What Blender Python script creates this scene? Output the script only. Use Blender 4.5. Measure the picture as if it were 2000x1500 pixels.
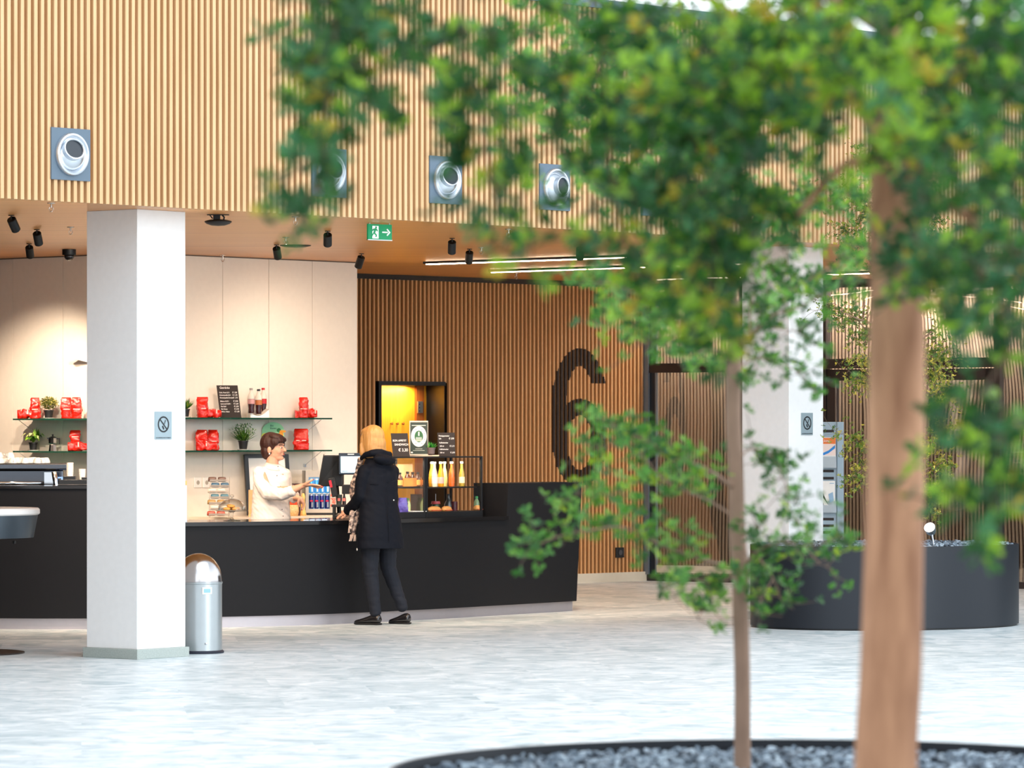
import bpy, bmesh, math, random
from mathutils import Vector, Matrix, noise
random.seed(7)
for o in list(bpy.data.objects): bpy.data.objects.remove(o, do_unlink=True)
S = bpy.context.scene; COL = S.collection
V = Vector
# ---------------------------------------------------------------- camera, sky, light
FPX = 8000.0; HZ = 837.0; EYE = 1.64          # long lens, eye height
cam = bpy.data.objects.new('camera', bpy.data.cameras.new('camera')); COL.objects.link(cam)
cam.location = (0, 0, EYE); cam.rotation_euler = (math.pi/2, 0, 0)
cam.data.sensor_width = 36; cam.data.lens = 36*FPX/2000; cam.data.shift_y = (HZ-750)/2000
cam.data.clip_end = 300
cam.data.dof.use_dof = True; cam.data.dof.focus_distance = 34.0; cam.data.dof.aperture_fstop = 6.0
S.camera = cam
S.view_settings.view_transform = 'Standard'; S.view_settings.look = 'None'
S.view_settings.gamma = 1; S.view_settings.use_curve_mapping = False
S.view_settings.exposure = 0.25
w = bpy.data.worlds.new('world'); S.world = w; w.use_nodes = True
nt = w.node_tree; nt.nodes.clear()
wo = nt.nodes.new('ShaderNodeOutputWorld'); bg = nt.nodes.new('ShaderNodeBackground')
tc = nt.nodes.new('ShaderNodeTexCoord'); sx = nt.nodes.new('ShaderNodeSeparateXYZ'); rp = nt.nodes.new('ShaderNodeValToRGB')
nt.links.new(tc.outputs['Generated'], sx.inputs[0]); nt.links.new(sx.outputs['Z'], rp.inputs[0])
nt.links.new(rp.outputs[0], bg.inputs[0]); nt.links.new(bg.outputs[0], wo.inputs[0])
e = rp.color_ramp.elements
e[0].position = 0.0; e[0].color = (0.9, 0.95, 1.0, 1)
e[1].position = 0.75; e[1].color = (0.85, 0.97, 1.08, 1)
k = rp.color_ramp.elements.new(0.03); k.color = (1.75, 1.86, 1.98, 1)
k = rp.color_ramp.elements.new(0.35); k.color = (1.6, 1.75, 1.9, 1)
bg.inputs[1].default_value = 0.95
def area(name, loc, target, size, power, color, sy=None, spread=None):
    l = bpy.data.lights.new(name, 'AREA'); l.energy = power; l.color = color; l.size = size
    if sy: l.shape = 'RECTANGLE'; l.size_y = sy
    if spread: l.spread = spread
    o = bpy.data.objects.new(name, l); COL.objects.link(o); o.location = loc
    o.rotation_euler = (V(target)-V(loc)).to_track_quat('-Z', 'Y').to_euler(); return o
area('atrium_skylight', (4, 21, 12), (1, 26, 0), 16, 1300, (0.90, 0.96, 1.0))
area('side_window_light', (15, 16, 5), (-1, 30, 1.5), 7, 900, (0.88, 0.95, 1.0))

# ---------------------------------------------------------------- helpers
def srgb(c):
    return tuple(((x/255)/12.92 if x/255 <= .04045 else ((x/255+.055)/1.055)**2.4) for x in c)+(1,)
MC = {}
def mat(name, c, rough=.5, metal=0, em=None, es=0, trans=0, noise_amt=0, noise_scale=20, bump=0, stretch=(1,1,1), coat=0, ior=1.5, spec=.5, alpha=1):
    if name in MC: return MC[name]
    m = bpy.data.materials.new(name); m.use_nodes = True; n = m.node_tree; b = n.nodes['Principled BSDF']
    col = srgb(c); b.inputs['Base Color'].default_value = col
    b.inputs['Roughness'].default_value = rough; b.inputs['Metallic'].default_value = metal
    b.inputs['Transmission Weight'].default_value = trans; b.inputs['IOR'].default_value = ior
    b.inputs['Coat Weight'].default_value = coat; b.inputs['Specular IOR Level'].default_value = spec
    b.inputs['Alpha'].default_value = alpha
    if em: b.inputs['Emission Color'].default_value = srgb(em); b.inputs['Emission Strength'].default_value = es
    t = n.nodes.new('ShaderNodeTexCoord'); mp = n.nodes.new('ShaderNodeMapping'); nz = n.nodes.new('ShaderNodeTexNoise')
    mp.inputs['Scale'].default_value = stretch; nz.inputs['Scale'].default_value = noise_scale; nz.inputs['Detail'].default_value = 4
    n.links.new(t.outputs['Object'], mp.inputs[0]); n.links.new(mp.outputs[0], nz.inputs['Vector'])
    amt = noise_amt or .04
    mx = n.nodes.new('ShaderNodeMix'); mx.data_type = 'RGBA'; mx.blend_type = 'MIX'
    mx.inputs[6].default_value = tuple(x*(1-amt) for x in col[:3])+(1,); mx.inputs[7].default_value = tuple(min(1, x*(1+amt)) for x in col[:3])+(1,)
    n.links.new(nz.outputs['Fac'], mx.inputs[0]); n.links.new(mx.outputs[2], b.inputs['Base Color'])
    if bump:
        bp = n.nodes.new('ShaderNodeBump'); bp.inputs['Strength'].default_value = bump; bp.inputs['Distance'].default_value = .01
        n.links.new(nz.outputs['Fac'], bp.inputs['Height']); n.links.new(bp.outputs[0], b.inputs['Normal'])
    MC[name] = m; return m

class MB:
    def __init__(s): s.v = []; s.f = []; s.m = []; s.mi = 0; s.M = Matrix.Identity(4)
    def add(s, vs, fs, mi=None):
        o = len(s.v); s.v += [tuple(s.M @ V(p)) for p in vs]; s.f += [tuple(i+o for i in f) for f in fs]
        s.m += [s.mi if mi is None else mi]*len(fs); return s
    def box(s, x0, x1, y0, y1, z0, z1, mi=None):
        vs = [(x, y, z) for z in (z0, z1) for y in (y0, y1) for x in (x0, x1)]
        return s.add(vs, [(0,2,3,1),(4,5,7,6),(0,1,5,4),(2,6,7,3),(0,4,6,2),(1,3,7,5)], mi)
    def prism(s, poly, z0, z1, mi=None):
        n = len(poly); a = sum(poly[i][0]*poly[(i+1)%n][1]-poly[(i+1)%n][0]*poly[i][1] for i in range(n))
        if a < 0: poly = poly[::-1]
        vs = [(p[0], p[1], z0) for p in poly]+[(p[0], p[1], z1) for p in poly]
        return s.add(vs, [tuple(range(n-1, -1, -1)), tuple(range(n, 2*n))]+[(i, (i+1)%n, n+(i+1)%n, n+i) for i in range(n)], mi)
    def lathe(s, prof, seg=24, c=(0,0,0), mi=None, sx=1, sy=1):
        vs = []; fs = []; c = V(c)
        for (r, z) in prof:
            for i in range(seg):
                a = 2*math.pi*i/seg; vs.append((c.x+r*sx*math.cos(a), c.y+r*sy*math.sin(a), c.z+z))
        for j in range(len(prof)-1):
            for i in range(seg): k = (i+1)%seg; fs.append((j*seg+i, j*seg+k, (j+1)*seg+k, (j+1)*seg+i))
        if prof[0][0] > 1e-6: fs.append(tuple(range(seg-1, -1, -1)))
        if prof[-1][0] > 1e-6: fs.append(tuple(range((len(prof)-1)*seg, len(prof)*seg)))
        return s.add(vs, fs, mi)
    def tube(s, pts, rs, seg=8, mi=None):
        pts = [V(p) for p in pts]; n = len(pts)
        if not hasattr(rs, '__len__'): rs = [rs]*n
        vs = []; fs = []; up = None
        for i, p in enumerate(pts):
            d = (pts[min(i+1, n-1)]-pts[max(i-1, 0)]).normalized()
            if up is None: up = V((0,0,1)) if abs(d.z) < .9 else V((1,0,0))
            a = d.cross(up).normalized(); b = a.cross(d).normalized(); up = b
            for k in range(seg):
                t = 2*math.pi*k/seg; vs.append(tuple(p+(a*math.cos(t)+b*math.sin(t))*rs[i]))
        for i in range(n-1):
            for k in range(seg): q = (k+1)%seg; fs.append((i*seg+k, i*seg+q, (i+1)*seg+q, (i+1)*seg+k))
        fs.append(tuple(range(seg-1, -1, -1))); fs.append(tuple(range((n-1)*seg, n*seg)))
        return s.add(vs, fs, mi)
    def ell(s, c, r, R=None, seg=16, rings=10, mi=None):
        R = R or Matrix.Identity(3); c = V(c); vs = [tuple(c+R@V((0,0,-r[2])))]; fs = []
        for j in range(1, rings):
            t = -math.pi/2+math.pi*j/rings
            for i in range(seg):
                a = 2*math.pi*i/seg
                vs.append(tuple(c+R@V((r[0]*math.cos(t)*math.cos(a), r[1]*math.cos(t)*math.sin(a), r[2]*math.sin(t)))))
        vs.append(tuple(c+R@V((0,0,r[2])))); L = len(vs)-1
        for i in range(seg):
            k = (i+1)%seg; fs.append((0, 1+k, 1+i)); fs.append((L, L-seg+i, L-seg+k))
            for j in range(rings-2): fs.append((1+j*seg+i, 1+j*seg+k, 1+(j+1)*seg+k, 1+(j+1)*seg+i))
        return s.add(vs, fs, mi)
    def limb(s, pts, rs):
        for p, r in zip(pts, rs): s.ell(p, (r, r, r))
        for i in range(len(pts)-1): s.tube([pts[i], pts[i+1]], [rs[i], rs[i+1]], 14)
        return s
    def loft(s, rings, seg=24, power=2.0):            # rings of (cx,cy,cz,rx,ry,rot)
        vs = []; fs = []; n = len(rings)
        for (cx, cy, cz, rx, ry, ro) in rings:
            for i in range(seg):
                a = 2*math.pi*i/seg; ca, sa = math.cos(a), math.sin(a)
                x = rx*math.copysign(abs(ca)**(2/power), ca); y = ry*math.copysign(abs(sa)**(2/power), sa)
                vs.append((cx+x*math.cos(ro)-y*math.sin(ro), cy+x*math.sin(ro)+y*math.cos(ro), cz))
        for j in range(n-1):
            for i in range(seg): k = (i+1)%seg; fs.append((j*seg+i, j*seg+k, (j+1)*seg+k, (j+1)*seg+i))
        fs.append(tuple(range(seg-1, -1, -1))); fs.append(tuple(range((n-1)*seg, n*seg)))
        return s.add(vs, fs)
    def build(s, name, mats, parent=None, smooth=False, bevel=0, loc=None):
        me = bpy.data.meshes.new(name); me.from_pydata(s.v, [], s.f)
        if not isinstance(mats, (list, tuple)): mats = [mats]
        for m in mats: me.materials.append(m)
        me.polygons.foreach_set('material_index', s.m)
        if smooth is True: me.polygons.foreach_set('use_smooth', [True]*len(s.f))
        o = bpy.data.objects.new(name, me); COL.objects.link(o)
        if parent: o.parent = parent
        if loc: o.location = loc
        if smooth == 'auto':
            me.polygons.foreach_set('use_smooth', [True]*len(s.f)); me.set_sharp_from_angle(angle=math.radians(35))
        if bevel:
            b = o.modifiers.new('bevel', 'BEVEL'); b.width = bevel; b.segments = 2; b.limit_method = 'ANGLE'
        return o
def fuse(o, voxel, it=3, wobble=None):
    m = o.modifiers.new('r', 'REMESH'); m.mode = 'VOXEL'; m.voxel_size = voxel; m.use_smooth_shade = True
    if it: q = o.modifiers.new('s', 'SMOOTH'); q.factor = .5; q.iterations = it
    bpy.context.view_layer.update()
    dg = bpy.context.evaluated_depsgraph_get(); me = bpy.data.meshes.new_from_object(o.evaluated_get(dg))
    o.modifiers.clear(); old = o.data; mm = list(old.materials); o.data = me
    if wobble:
        for v in me.vertices: v.co += v.normal*wobble(v.co)
    if not me.materials:
        for x in mm: me.materials.append(x)
    me.polygons.foreach_set('use_smooth', [True]*len(me.polygons)); return o
def empty(name, loc=(0,0,0), rz=0, label=None, cat=None, group=None):
    o = bpy.data.objects.new(name, None); COL.objects.link(o); o.location = loc; o.rotation_euler = (0,0,rz); o.empty_display_size = .1
    return tag(o, label, cat, group)
def tag(o, label=None, cat=None, group=None, kind=None):
    if label: o['label'] = label
    if cat: o['category'] = cat
    if group: o['group'] = group
    if kind: o['kind'] = kind
    return o
def struct(o): o['kind'] = 'structure'; return o
def dup(r, loc, rz=None, label=None):
    c = r.copy(); COL.objects.link(c); c.location = loc
    if rz is not None: c.rotation_euler = (0,0,rz)
    if label: c['label'] = label
    for ch in list(r.children):
        d = ch.copy(); COL.objects.link(d); d.parent = c
        for g in ch.children:
            e2 = g.copy(); COL.objects.link(e2); e2.parent = d
    return c
def text(name, body, size, m, parent, loc, rot=(math.pi/2,0,0), align='CENTER', ext=.0006, sx=1, bold=0, shear=0):
    c = bpy.data.curves.new(name, 'FONT'); c.body = body; c.size = size; c.align_x = align; c.extrude = ext; c.offset = bold; c.shear = shear
    o = bpy.data.objects.new(name+'_c', c); COL.objects.link(o); bpy.context.view_layer.update()
    me = bpy.data.meshes.new_from_object(o.evaluated_get(bpy.context.evaluated_depsgraph_get()))
    bpy.data.objects.remove(o, do_unlink=True); me.materials.clear(); me.materials.append(m)
    o = bpy.data.objects.new(name, me); COL.objects.link(o); o.parent = parent; o.location = loc; o.rotation_euler = rot; o.scale = (sx,1,1)
    return o
def gx(u, Y): return (u-1000)/FPX*Y
def gz(v, Y): return EYE+(HZ-v)/FPX*Y
def on(P, d, u):                                # point of a plan line seen along column u
    k = (u-1000)/FPX; a = (k*P[1]-P[0])/(d[0]-k*d[1]); return V((P[0]+a*d[0], P[1]+a*d[1]))
def rot2(deg): return math.radians(deg)
T = V((math.cos(rot2(48)), math.sin(rot2(48)))); N = V((math.sin(rot2(48)), -math.cos(rot2(48))))  # along / out of the facade
CEIL = 3.2

# ---------------------------------------------------------------- materials
def wood(name, c1, c2, axis, rough=.45, sc=3, s=(30,30,1.2), per_slat=0):
    m = bpy.data.materials.new(name); m.use_nodes = True; n = m.node_tree; b = n.nodes['Principled BSDF']
    t = n.nodes.new('ShaderNodeTexCoord'); mp = n.nodes.new('ShaderNodeMapping'); mp.inputs['Scale'].default_value = s
    mp.inputs['Rotation'].default_value = (0,0,axis)
    nz = n.nodes.new('ShaderNodeTexNoise'); nz.inputs['Scale'].default_value = sc; nz.inputs['Detail'].default_value = 5
    mx = n.nodes.new('ShaderNodeMix'); mx.data_type = 'RGBA'; mx.inputs[6].default_value = srgb(c1); mx.inputs[7].default_value = srgb(c2)
    r = n.nodes.new('ShaderNodeMapRange'); r.inputs[1].default_value = .3; r.inputs[2].default_value = .7
    n.links.new(t.outputs['Object'], mp.inputs[0]); n.links.new(mp.outputs[0], nz.inputs['Vector']); n.links.new(nz.outputs['Fac'], r.inputs[0])
    n.links.new(r.outputs[0], mx.inputs[0]); n.links.new(mx.outputs[2], b.inputs['Base Color']); b.inputs['Roughness'].default_value = rough
    return m
M_slat = wood('pale_oak_slats', (200,156,108), (218,178,132), 0, s=(16,16,.5))
M_slat_back = wood('oak_backing', (150,100,58), (170,118,70), 0)
M_dslat = wood('oak_wall_slats', (205,150,98), (222,170,116), 0, s=(14,14,.6))
M_dback = mat('black_felt', (14,9,5), .95, spec=.1)
M_ceil = wood('oak_ceiling', (196,124,60), (228,160,88), -rot2(-42), rough=.35, sc=1.0, s=(.5,26,1))
M_white = mat('white_plaster', (240,238,236), .7)
M_cream = mat('cream_panels', (238,228,216), .45)
M_black = mat('black_satin', (14,15,18), .35, noise_amt=.1)
M_counter = mat('anthracite_laminate', (21,21,24), .5, spec=.18, noise_amt=.08)
M_worktop = mat('black_stone_worktop', (26,25,26), .12)
M_steel = mat('brushed_steel', (170,168,168), .35, 1, stretch=(1,1,30))
M_alu = mat('spun_aluminium', (215,220,226), .3, 1)
M_chrome = mat('chrome', (225,228,232), .08, 1)
M_grey = mat('slate_grey_paint', (92,108,122), .55)
M_glass = mat('clear_glass', (250,255,252), .0, trans=1, ior=1.45)
M_sglass = mat('green_edge_glass', (60,130,110), .03, trans=.75, ior=1.45)
M_dkframe = mat('dark_bronze_frame', (46,38,38), .45)
M_red = mat('red_foil', (222,30,14), .25, noise_amt=.2, noise_scale=30, bump=.9, coat=.5)
M_pot = mat('black_pot', (28,28,30), .5)
M_china = mat('white_china', (240,236,230), .2)
M_board = mat('chalkboard', (52,42,38), .7)
M_chalk = mat('chalk_white', (245,240,235), .8, em=(245,240,235), es=0)
M_base = mat('cream_skirting', (212,204,186), .5)
M_stone = mat('terrazzo_plinth', (165,172,166), .5, noise_amt=.35, noise_scale=140)
M_skin = mat('skin', (226,168,138), .5)
M_screen = mat('lit_screen', (200,235,250), .3, em=(205,240,252), es=1.6)
M_led = mat('led_strip', (255,240,215), .4, em=(255,232,198), es=20)
M_warmlens = mat('lamp_lens', (255,225,180), .4, em=(255,225,180), es=6)
def floor_mat():
    m = bpy.data.materials.new('streaked_stone_floor'); m.use_nodes = True; n = m.node_tree; b = n.nodes['Principled BSDF']; L = n.links.new
    t = n.nodes.new('ShaderNodeTexCoord')
    mp = n.nodes.new('ShaderNodeMapping'); mp.inputs['Rotation'].default_value = (0,0,rot2(-6)); L(t.outputs['Object'], mp.inputs[0])
    br = n.nodes.new('ShaderNodeTexBrick'); br.inputs['Scale'].default_value = 1; br.inputs['Brick Width'].default_value = 1.2; br.inputs['Row Height'].default_value = .9
    br.inputs['Mortar Size'].default_value = .0; br.inputs['Color1'].default_value = (.2,.2,.2,1); br.inputs['Color2'].default_value = (.8,.8,.8,1)
    L(mp.outputs[0], br.inputs['Vector'])
    m2 = n.nodes.new('ShaderNodeMapping'); m2.inputs['Scale'].default_value = (2.2,2.2,1); m2.inputs['Rotation'].default_value = (0,0,rot2(-6)); L(t.outputs['Object'], m2.inputs[0])
    add = n.nodes.new('ShaderNodeVectorMath'); add.operation = 'ADD'; L(m2.outputs[0], add.inputs[0])
    sc = n.nodes.new('ShaderNodeVectorMath'); sc.operation = 'SCALE'; sc.inputs['Scale'].default_value = 9; L(br.outputs['Color'], sc.inputs[0]); L(sc.outputs[0], add.inputs[1])
    nz = n.nodes.new('ShaderNodeTexNoise'); nz.inputs['Scale'].default_value = 1.6; nz.inputs['Detail'].default_value = 7; nz.inputs['Roughness'].default_value = .62; nz.inputs['Distortion'].default_value = 1.2
    L(add.outputs[0], nz.inputs['Vector'])
    r = n.nodes.new('ShaderNodeValToRGB'); r.color_ramp.elements[0].position = .33; r.color_ramp.elements[0].color = srgb((168,184,188)); r.color_ramp.elements[1].position = .66; r.color_ramp.elements[1].color = srgb((234,236,236))
    L(nz.outputs['Fac'], r.inputs[0])
    mx = n.nodes.new('ShaderNodeMix'); mx.data_type = 'RGBA'; mx.blend_type = 'MULTIPLY'; mx.inputs[0].default_value = .06; L(r.outputs[0], mx.inputs[6]); L(br.outputs['Color'], mx.inputs[7])
    L(mx.outputs[2], b.inputs['Base Color']); b.inputs['Roughness'].default_value = .4; b.inputs['Specular IOR Level'].default_value = .38
    return m
M_floor = floor_mat()

# ---------------------------------------------------------------- structure
f = MB(); f.box(-22, 22, -6, 55, -.05, 0); struct(f.build('floor', M_floor))
FP = V((0, 31.493))                            # a point of the facade line
def fac(a, off=0): p = FP+T*a-N*off; return (p.x, p.y)     # off > 0 is behind the slat fronts
c = MB(); L0, L1 = fac(-16, .05), fac(22, .05)
c.prism([L0, L1, (16, 52), (-12, 52), (-12, L0[1])], CEIL, CEIL+.12); struct(c.build('ceiling', M_ceil))
# slatted fascia: one wall, slats standing on a backing
w1 = MB(); w1.M = Matrix.Translation((FP.x, FP.y, 0)) @ Matrix.Rotation(rot2(48), 4, 'Z')
w1.box(-16, 22, .045, .05, CEIL-.004, 4.95, 1); w1.box(-16, 22, .05, .3, CEIL+.12, 4.95, 1); w1.box(-16, 22, -.02, .3, 4.95, 5.02, 2); pass
for i in range(-130, 200): x = i*.06; w1.box(x, x+.03, 0, .05, CEIL-.004, 4.95, 0)
struct(w1.build('wall_front', [M_slat, M_slat_back, M_grey]))
# upper storey glazing far behind the parapet
# white panel walls behind the counter: two legs meeting behind the square column
A0 = V((-1.45, 38.4)); C0 = V((-3.303, 36.34)); B0 = C0+V((-.743, .669))*5.0
def panelled(name, P, Q, cuts, mats, zt=CEIL, th=.12):
    d = (Q-P).normalized(); L = (Q-P).length; m = MB(); m.M = Matrix.Translation((P.x, P.y, 0)) @ Matrix.Rotation(math.atan2(d.y, d.x), 4, 'Z')
    m.box(0, L, .012, th, 0, zt, 1)
    xs = [0]+sorted(cuts)+[L]
    for a, b in zip(xs[:-1], xs[1:]): m.box(a+.003, b-.003, 0, .012, 0, zt-.01, 0)
    return struct(m.build(name, mats))
dL2 = (A0-C0).normalized(); dL1 = (C0-B0).normalized()
M_gap = mat('panel_joint', (120,108,98), .8)
panelled('wall_right_panels', C0, A0, [(on(C0, dL2, u)-C0).length for u in (435,525,610)], [M_cream, M_gap])
panelled('wall_left_panels', B0, C0, [(on(B0, dL1, u)-B0).length for u in (25,123)]+[1.2], [M_cream, M_gap])
# dark slatted wall with a doorway
D0 = V((-4.7, 38.1)); D1 = V((1.45, 44.15)); dD = (D1-D0).normalized(); LD = (D1-D0).length; angD = math.atan2(dD.y, dD.x)
MD = Matrix.Translation((D0.x, D0.y, 0)) @ Matrix.Rotation(angD, 4, 'Z')
def ad(u): return (on(D0, dD, u)-D0).length
x0, x1 = ad(743), ad(868); ZD = 2.08
m = MB(); m.M = MD
m.box(0, x0, .03, .2, 0, CEIL, 1); m.box(x1, LD, .03, .2, 0, CEIL, 1); m.box(x0, x1, .03, .2, ZD, CEIL, 1)
m.box(0, LD, -.01, .06, CEIL-.05, CEIL, 2)
i = 0; x = 0.01
SL = []
while x < LD-.03:
    z0 = .1
    if x+.025 > x0-.03 and x < x1+.01: z0 = ZD+.03
    m.box(x, x+.024, 0, .035, z0, CEIL-.05, 0); SL.append(x); x += .0585
struct(m.build('wall_back', [M_dslat, M_dback, M_black]))
m = MB(); m.M = MD; m.box(x1, LD, -.012, .02, 0, .1); m.box(0, x0, -.012, .02, 0, .1); struct(m.build('baseboard_back', M_base))
# black door frame and the oak door inside it
m = MB(); m.M = MD
m.box(x0-.04, x0, -.02, .26, 0, ZD+.04); m.box(x0, x1, -.02, .26, ZD, ZD+.04); m.box(x1-.005, x1, -.004, .26, 0, ZD); struct(m.build('trim_1', M_black))
dr = empty('door_1', (D0.x, D0.y, 0), angD); dr['kind'] = 'structure'
M_yel = wood('honey_oak_door', (222,150,30), (238,170,44), 0, s=(14,14,.6))
M_redw = wood('red_brown_jamb', (140,72,26), (160,88,34), 0)
xa, xb = ad(831), ad(843)
m = MB(); m.box(x0, xa+.13, .3, .34, 0, ZD+.1); m.build('door_leaf', M_yel, dr)
m = MB(); m.box(xa+.13, xb+.15, .27, .36, 0, ZD+.1); m.build('door_jamb', M_redw, dr)
m = MB(); m.box(xb+.15, x1+.3, .28, .36, 0, ZD+.1); m.build('side_panel', M_yel, dr)
m = MB(); m.box(xa+.135, xa+.175, .255, .272, 1.80, 1.92); m.box(xa+.18, xa+.20, .25, .27, 1.80, 1.92)
for a in range(3): m.box(xa+.15, xa+.16, .252, .256, 1.815+a*.035, 1.825+a*.035, 1)
m.build('hinge', [M_alu, M_black], dr)
m = MB()
for a in range(3): m.M = Matrix.Translation((x0+.42+a*.08, .3, 1.69)) @ Matrix.Rotation(math.pi/2, 4, 'X'); m.lathe([(.008,0),(.008,.02),(.014,.024),(.0,.03)], 10)
m.build('coat_peg', M_redw, dr)
M_dark = mat('dark_room', (34,30,28), .8)
m = MB(); m.M = MD; m.box(x1-.001, x1+.02, .02, .27, 0, ZD+.1); struct(m.build('trim_2', mat('door_reveal', (72,62,48), .6)))
p = MD @ V(((x0+x1)/2, .12, ZD-.03)); q = MD @ V(((x0+x1)/2-.1, .34, 1.2)); area('doorway_lamp', p, q, .5, 9, (1.0, .78, .42), .08)
# enclosing dark walls of the hall behind
for nm, (a, b) in {'wall_far': ((-12.2, 50), (16, 50.2)), 'wall_left': ((-12.2, 10), (-12, 50)), 'wall_right': ((12.2, 36), (12.4, 50))}.items():
    m = MB(); m.box(a[0], b[0], a[1], b[1], 0, CEIL); struct(m.build(nm, M_dark))
# glazed front to the right
G0 = V((1.45, 44.17)); dG = V((math.cos(rot2(-31)), math.sin(rot2(-31)))); MG = Matrix.Translation((G0.x, G0.y, 0)) @ Matrix.Rotation(rot2(-31), 4, 'Z')
def ag(u): return (on(G0, dG, u)-G0).dot(dG)
gm = bpy.data.materials.new('coated_glass'); gm.use_nodes = True; n = gm.node_tree; n.nodes.clear()
o_ = n.nodes.new('ShaderNodeOutputMaterial'); ms = n.nodes.new('ShaderNodeMixShader'); ms.inputs[0].default_value = .14
gl = n.nodes.new('ShaderNodeBsdfGlossy'); gl.inputs['Roughness'].default_value = .0; gl.inputs['Color'].default_value = (.9,.88,.88,1)
tr = n.nodes.new('ShaderNodeBsdfTransparent'); tr.inputs[0].default_value = (.82,.82,.82,1)
tcx = n.nodes.new('ShaderNodeTexCoord'); nzx = n.nodes.new('ShaderNodeTexNoise'); nzx.inputs['Scale'].default_value = .9; nzx.inputs['Detail'].default_value = 0
bpx = n.nodes.new('ShaderNodeBump'); bpx.inputs['Strength'].default_value = 1; bpx.inputs['Distance'].default_value = .035
n.links.new(tcx.outputs['Object'], nzx.inputs['Vector']); n.links.new(nzx.outputs['Fac'], bpx.inputs['Height']); n.links.new(bpx.outputs[0], gl.inputs['Normal'])
n.links.new(tr.outputs[0], ms.inputs[1]); n.links.new(gl.outputs[0], ms.inputs[2]); n.links.new(ms.outputs[0], o_.inputs[0])
def window(name, u0, u1, frames, z0=.06, z1=3.14):
    t = empty(name, (G0.x, G0.y, 0), rot2(-31)); t['kind'] = 'structure'
    m = MB(); a, b = ag(u0), ag(u1)
    for (p, q, r, s_, d) in frames: m.box(p, q, -.03-d, .05, r, s_)
    m.build('window_frame', M_dkframe, t)
    g = MB(); g.box(a, b, .0, .012, z0, z1); g.build('window_pane', gm, t)
    return t
window('window_1', 1264, 1452, [(ag(1253), ag(1262), 0, CEIL, .05), (ag(1262), ag(1452), 0, .07, 0), (ag(1262), ag(1452), 2.24, 2.34, .0), (ag(1262), ag(1452), 3.13, CEIL, 0), (ag(1446), ag(1452), 0, CEIL, 0)])
m = MB(); m.M = MG; m.box(ag(1262), ag(1270), -.05, 0, .07, 3.13, 0); m.box(ag(1270), ag(1281), -.012, 0, .07, 3.13, 1); m.box(ag(1281), ag(1284), -.02, 0, .07, 3.13, 0)
struct(m.build('trim_3', [mat('grey_gasket', (120,130,140), .4, .3), mat('blue_black_post', (20,34,46), .4)]))
window('window_2', 1600, 1955, [(ag(1598), ag(1618), 0, 3.14, .03), (ag(1618), ag(1955), 2.27, 2.37, .03), (ag(1600), ag(1955), 3.12, CEIL, 0), (ag(1946), ag(1957), 0, CEIL, .03)], z0=2.3)
d2 = empty('door_2', (G0.x, G0.y, 0), rot2(-31)); d2['kind'] = 'structure'
m = MB(); a, b = ag(1619), ag(1945); mid = (a+b)/2
for (p, q) in ((a, mid-.005), (mid+.005, b)):
    m.box(p, p+.1, -.05, .04, .01, 2.26); m.box(q-.1, q, -.05, .04, .01, 2.26); m.box(p, q, -.05, .04, 2.14, 2.26); m.box(p, q, -.05, .04, .01, .12)
m.build('door_frame', M_dkframe, d2, bevel=.004)
m = MB(); m.box(a+.1, b-.1, 0, .012, .1, 2.15); m.build('door_pane', gm, d2)
m = MB(); m.M = MG; m.box(ag(1619)+.1, ag(1619)+.112, -.056, -.05, .12, 2.14); struct(m.build('trim_4', M_alu))
window('window_3', 1957, 2150, [(ag(2150), ag(2158), 0, CEIL, 0), (ag(1957), ag(2150), 0, .07, 0), (ag(1957), ag(2150), 3.12, CEIL, 0)])
# slatted screen standing behind the glazing, its laths gently bowed
m = MB(); m.M = MG; r = random.Random(2); x = ag(1253)-.5
m.box(ag(1253)-.55, ag(2150), .62, .66, 0, CEIL, 1)
k_ = 0
while x < ag(2150):
    def sh(z, x=x):
        q = (x-ag(1640))
        return -.055*math.sin(z*2.3+x*1.7)*(.25 if q < 0 else 1)*(.5+.5*math.sin(x*2.2+.6))+.02*math.sin(z*4.1+x*3.1)*(q > 0)
    vs = []; nz_ = 26
    for i in range(nz_+1):
        z = .05+3.1*i/nz_; s_ = sh(z); vs += [(x+s_, .5, z), (x+.02+s_, .5, z), (x+.02+s_, .52, z), (x+s_, .52, z)]
    m.add(vs, [(i*4+a, i*4+(a+1)%4, i*4+4+(a+1)%4, i*4+4+a) for i in range(nz_) for a in range(4)], 0); x += .041
struct(m.build('wall_behind_glass', [wood('taupe_slats', (176,150,124), (192,168,142), 0), mat('umber_felt', (112,90,78), .9)]))
for uu in (1370, 1700, 1900):
    p = MG @ V((ag(uu), .2, CEIL-.02)); q = MG @ V((ag(uu), .5, 1.0)); o = area('passage_lamp', p, q, 1.4, 55, (1, .93, .86), .1)
# skirting inside the first pane
m = MB(); m.M = MG; m.box(ag(1284), ag(1446), -.02, -.012, .09, .17); struct(m.build('baseboard_window', M_base))
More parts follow.
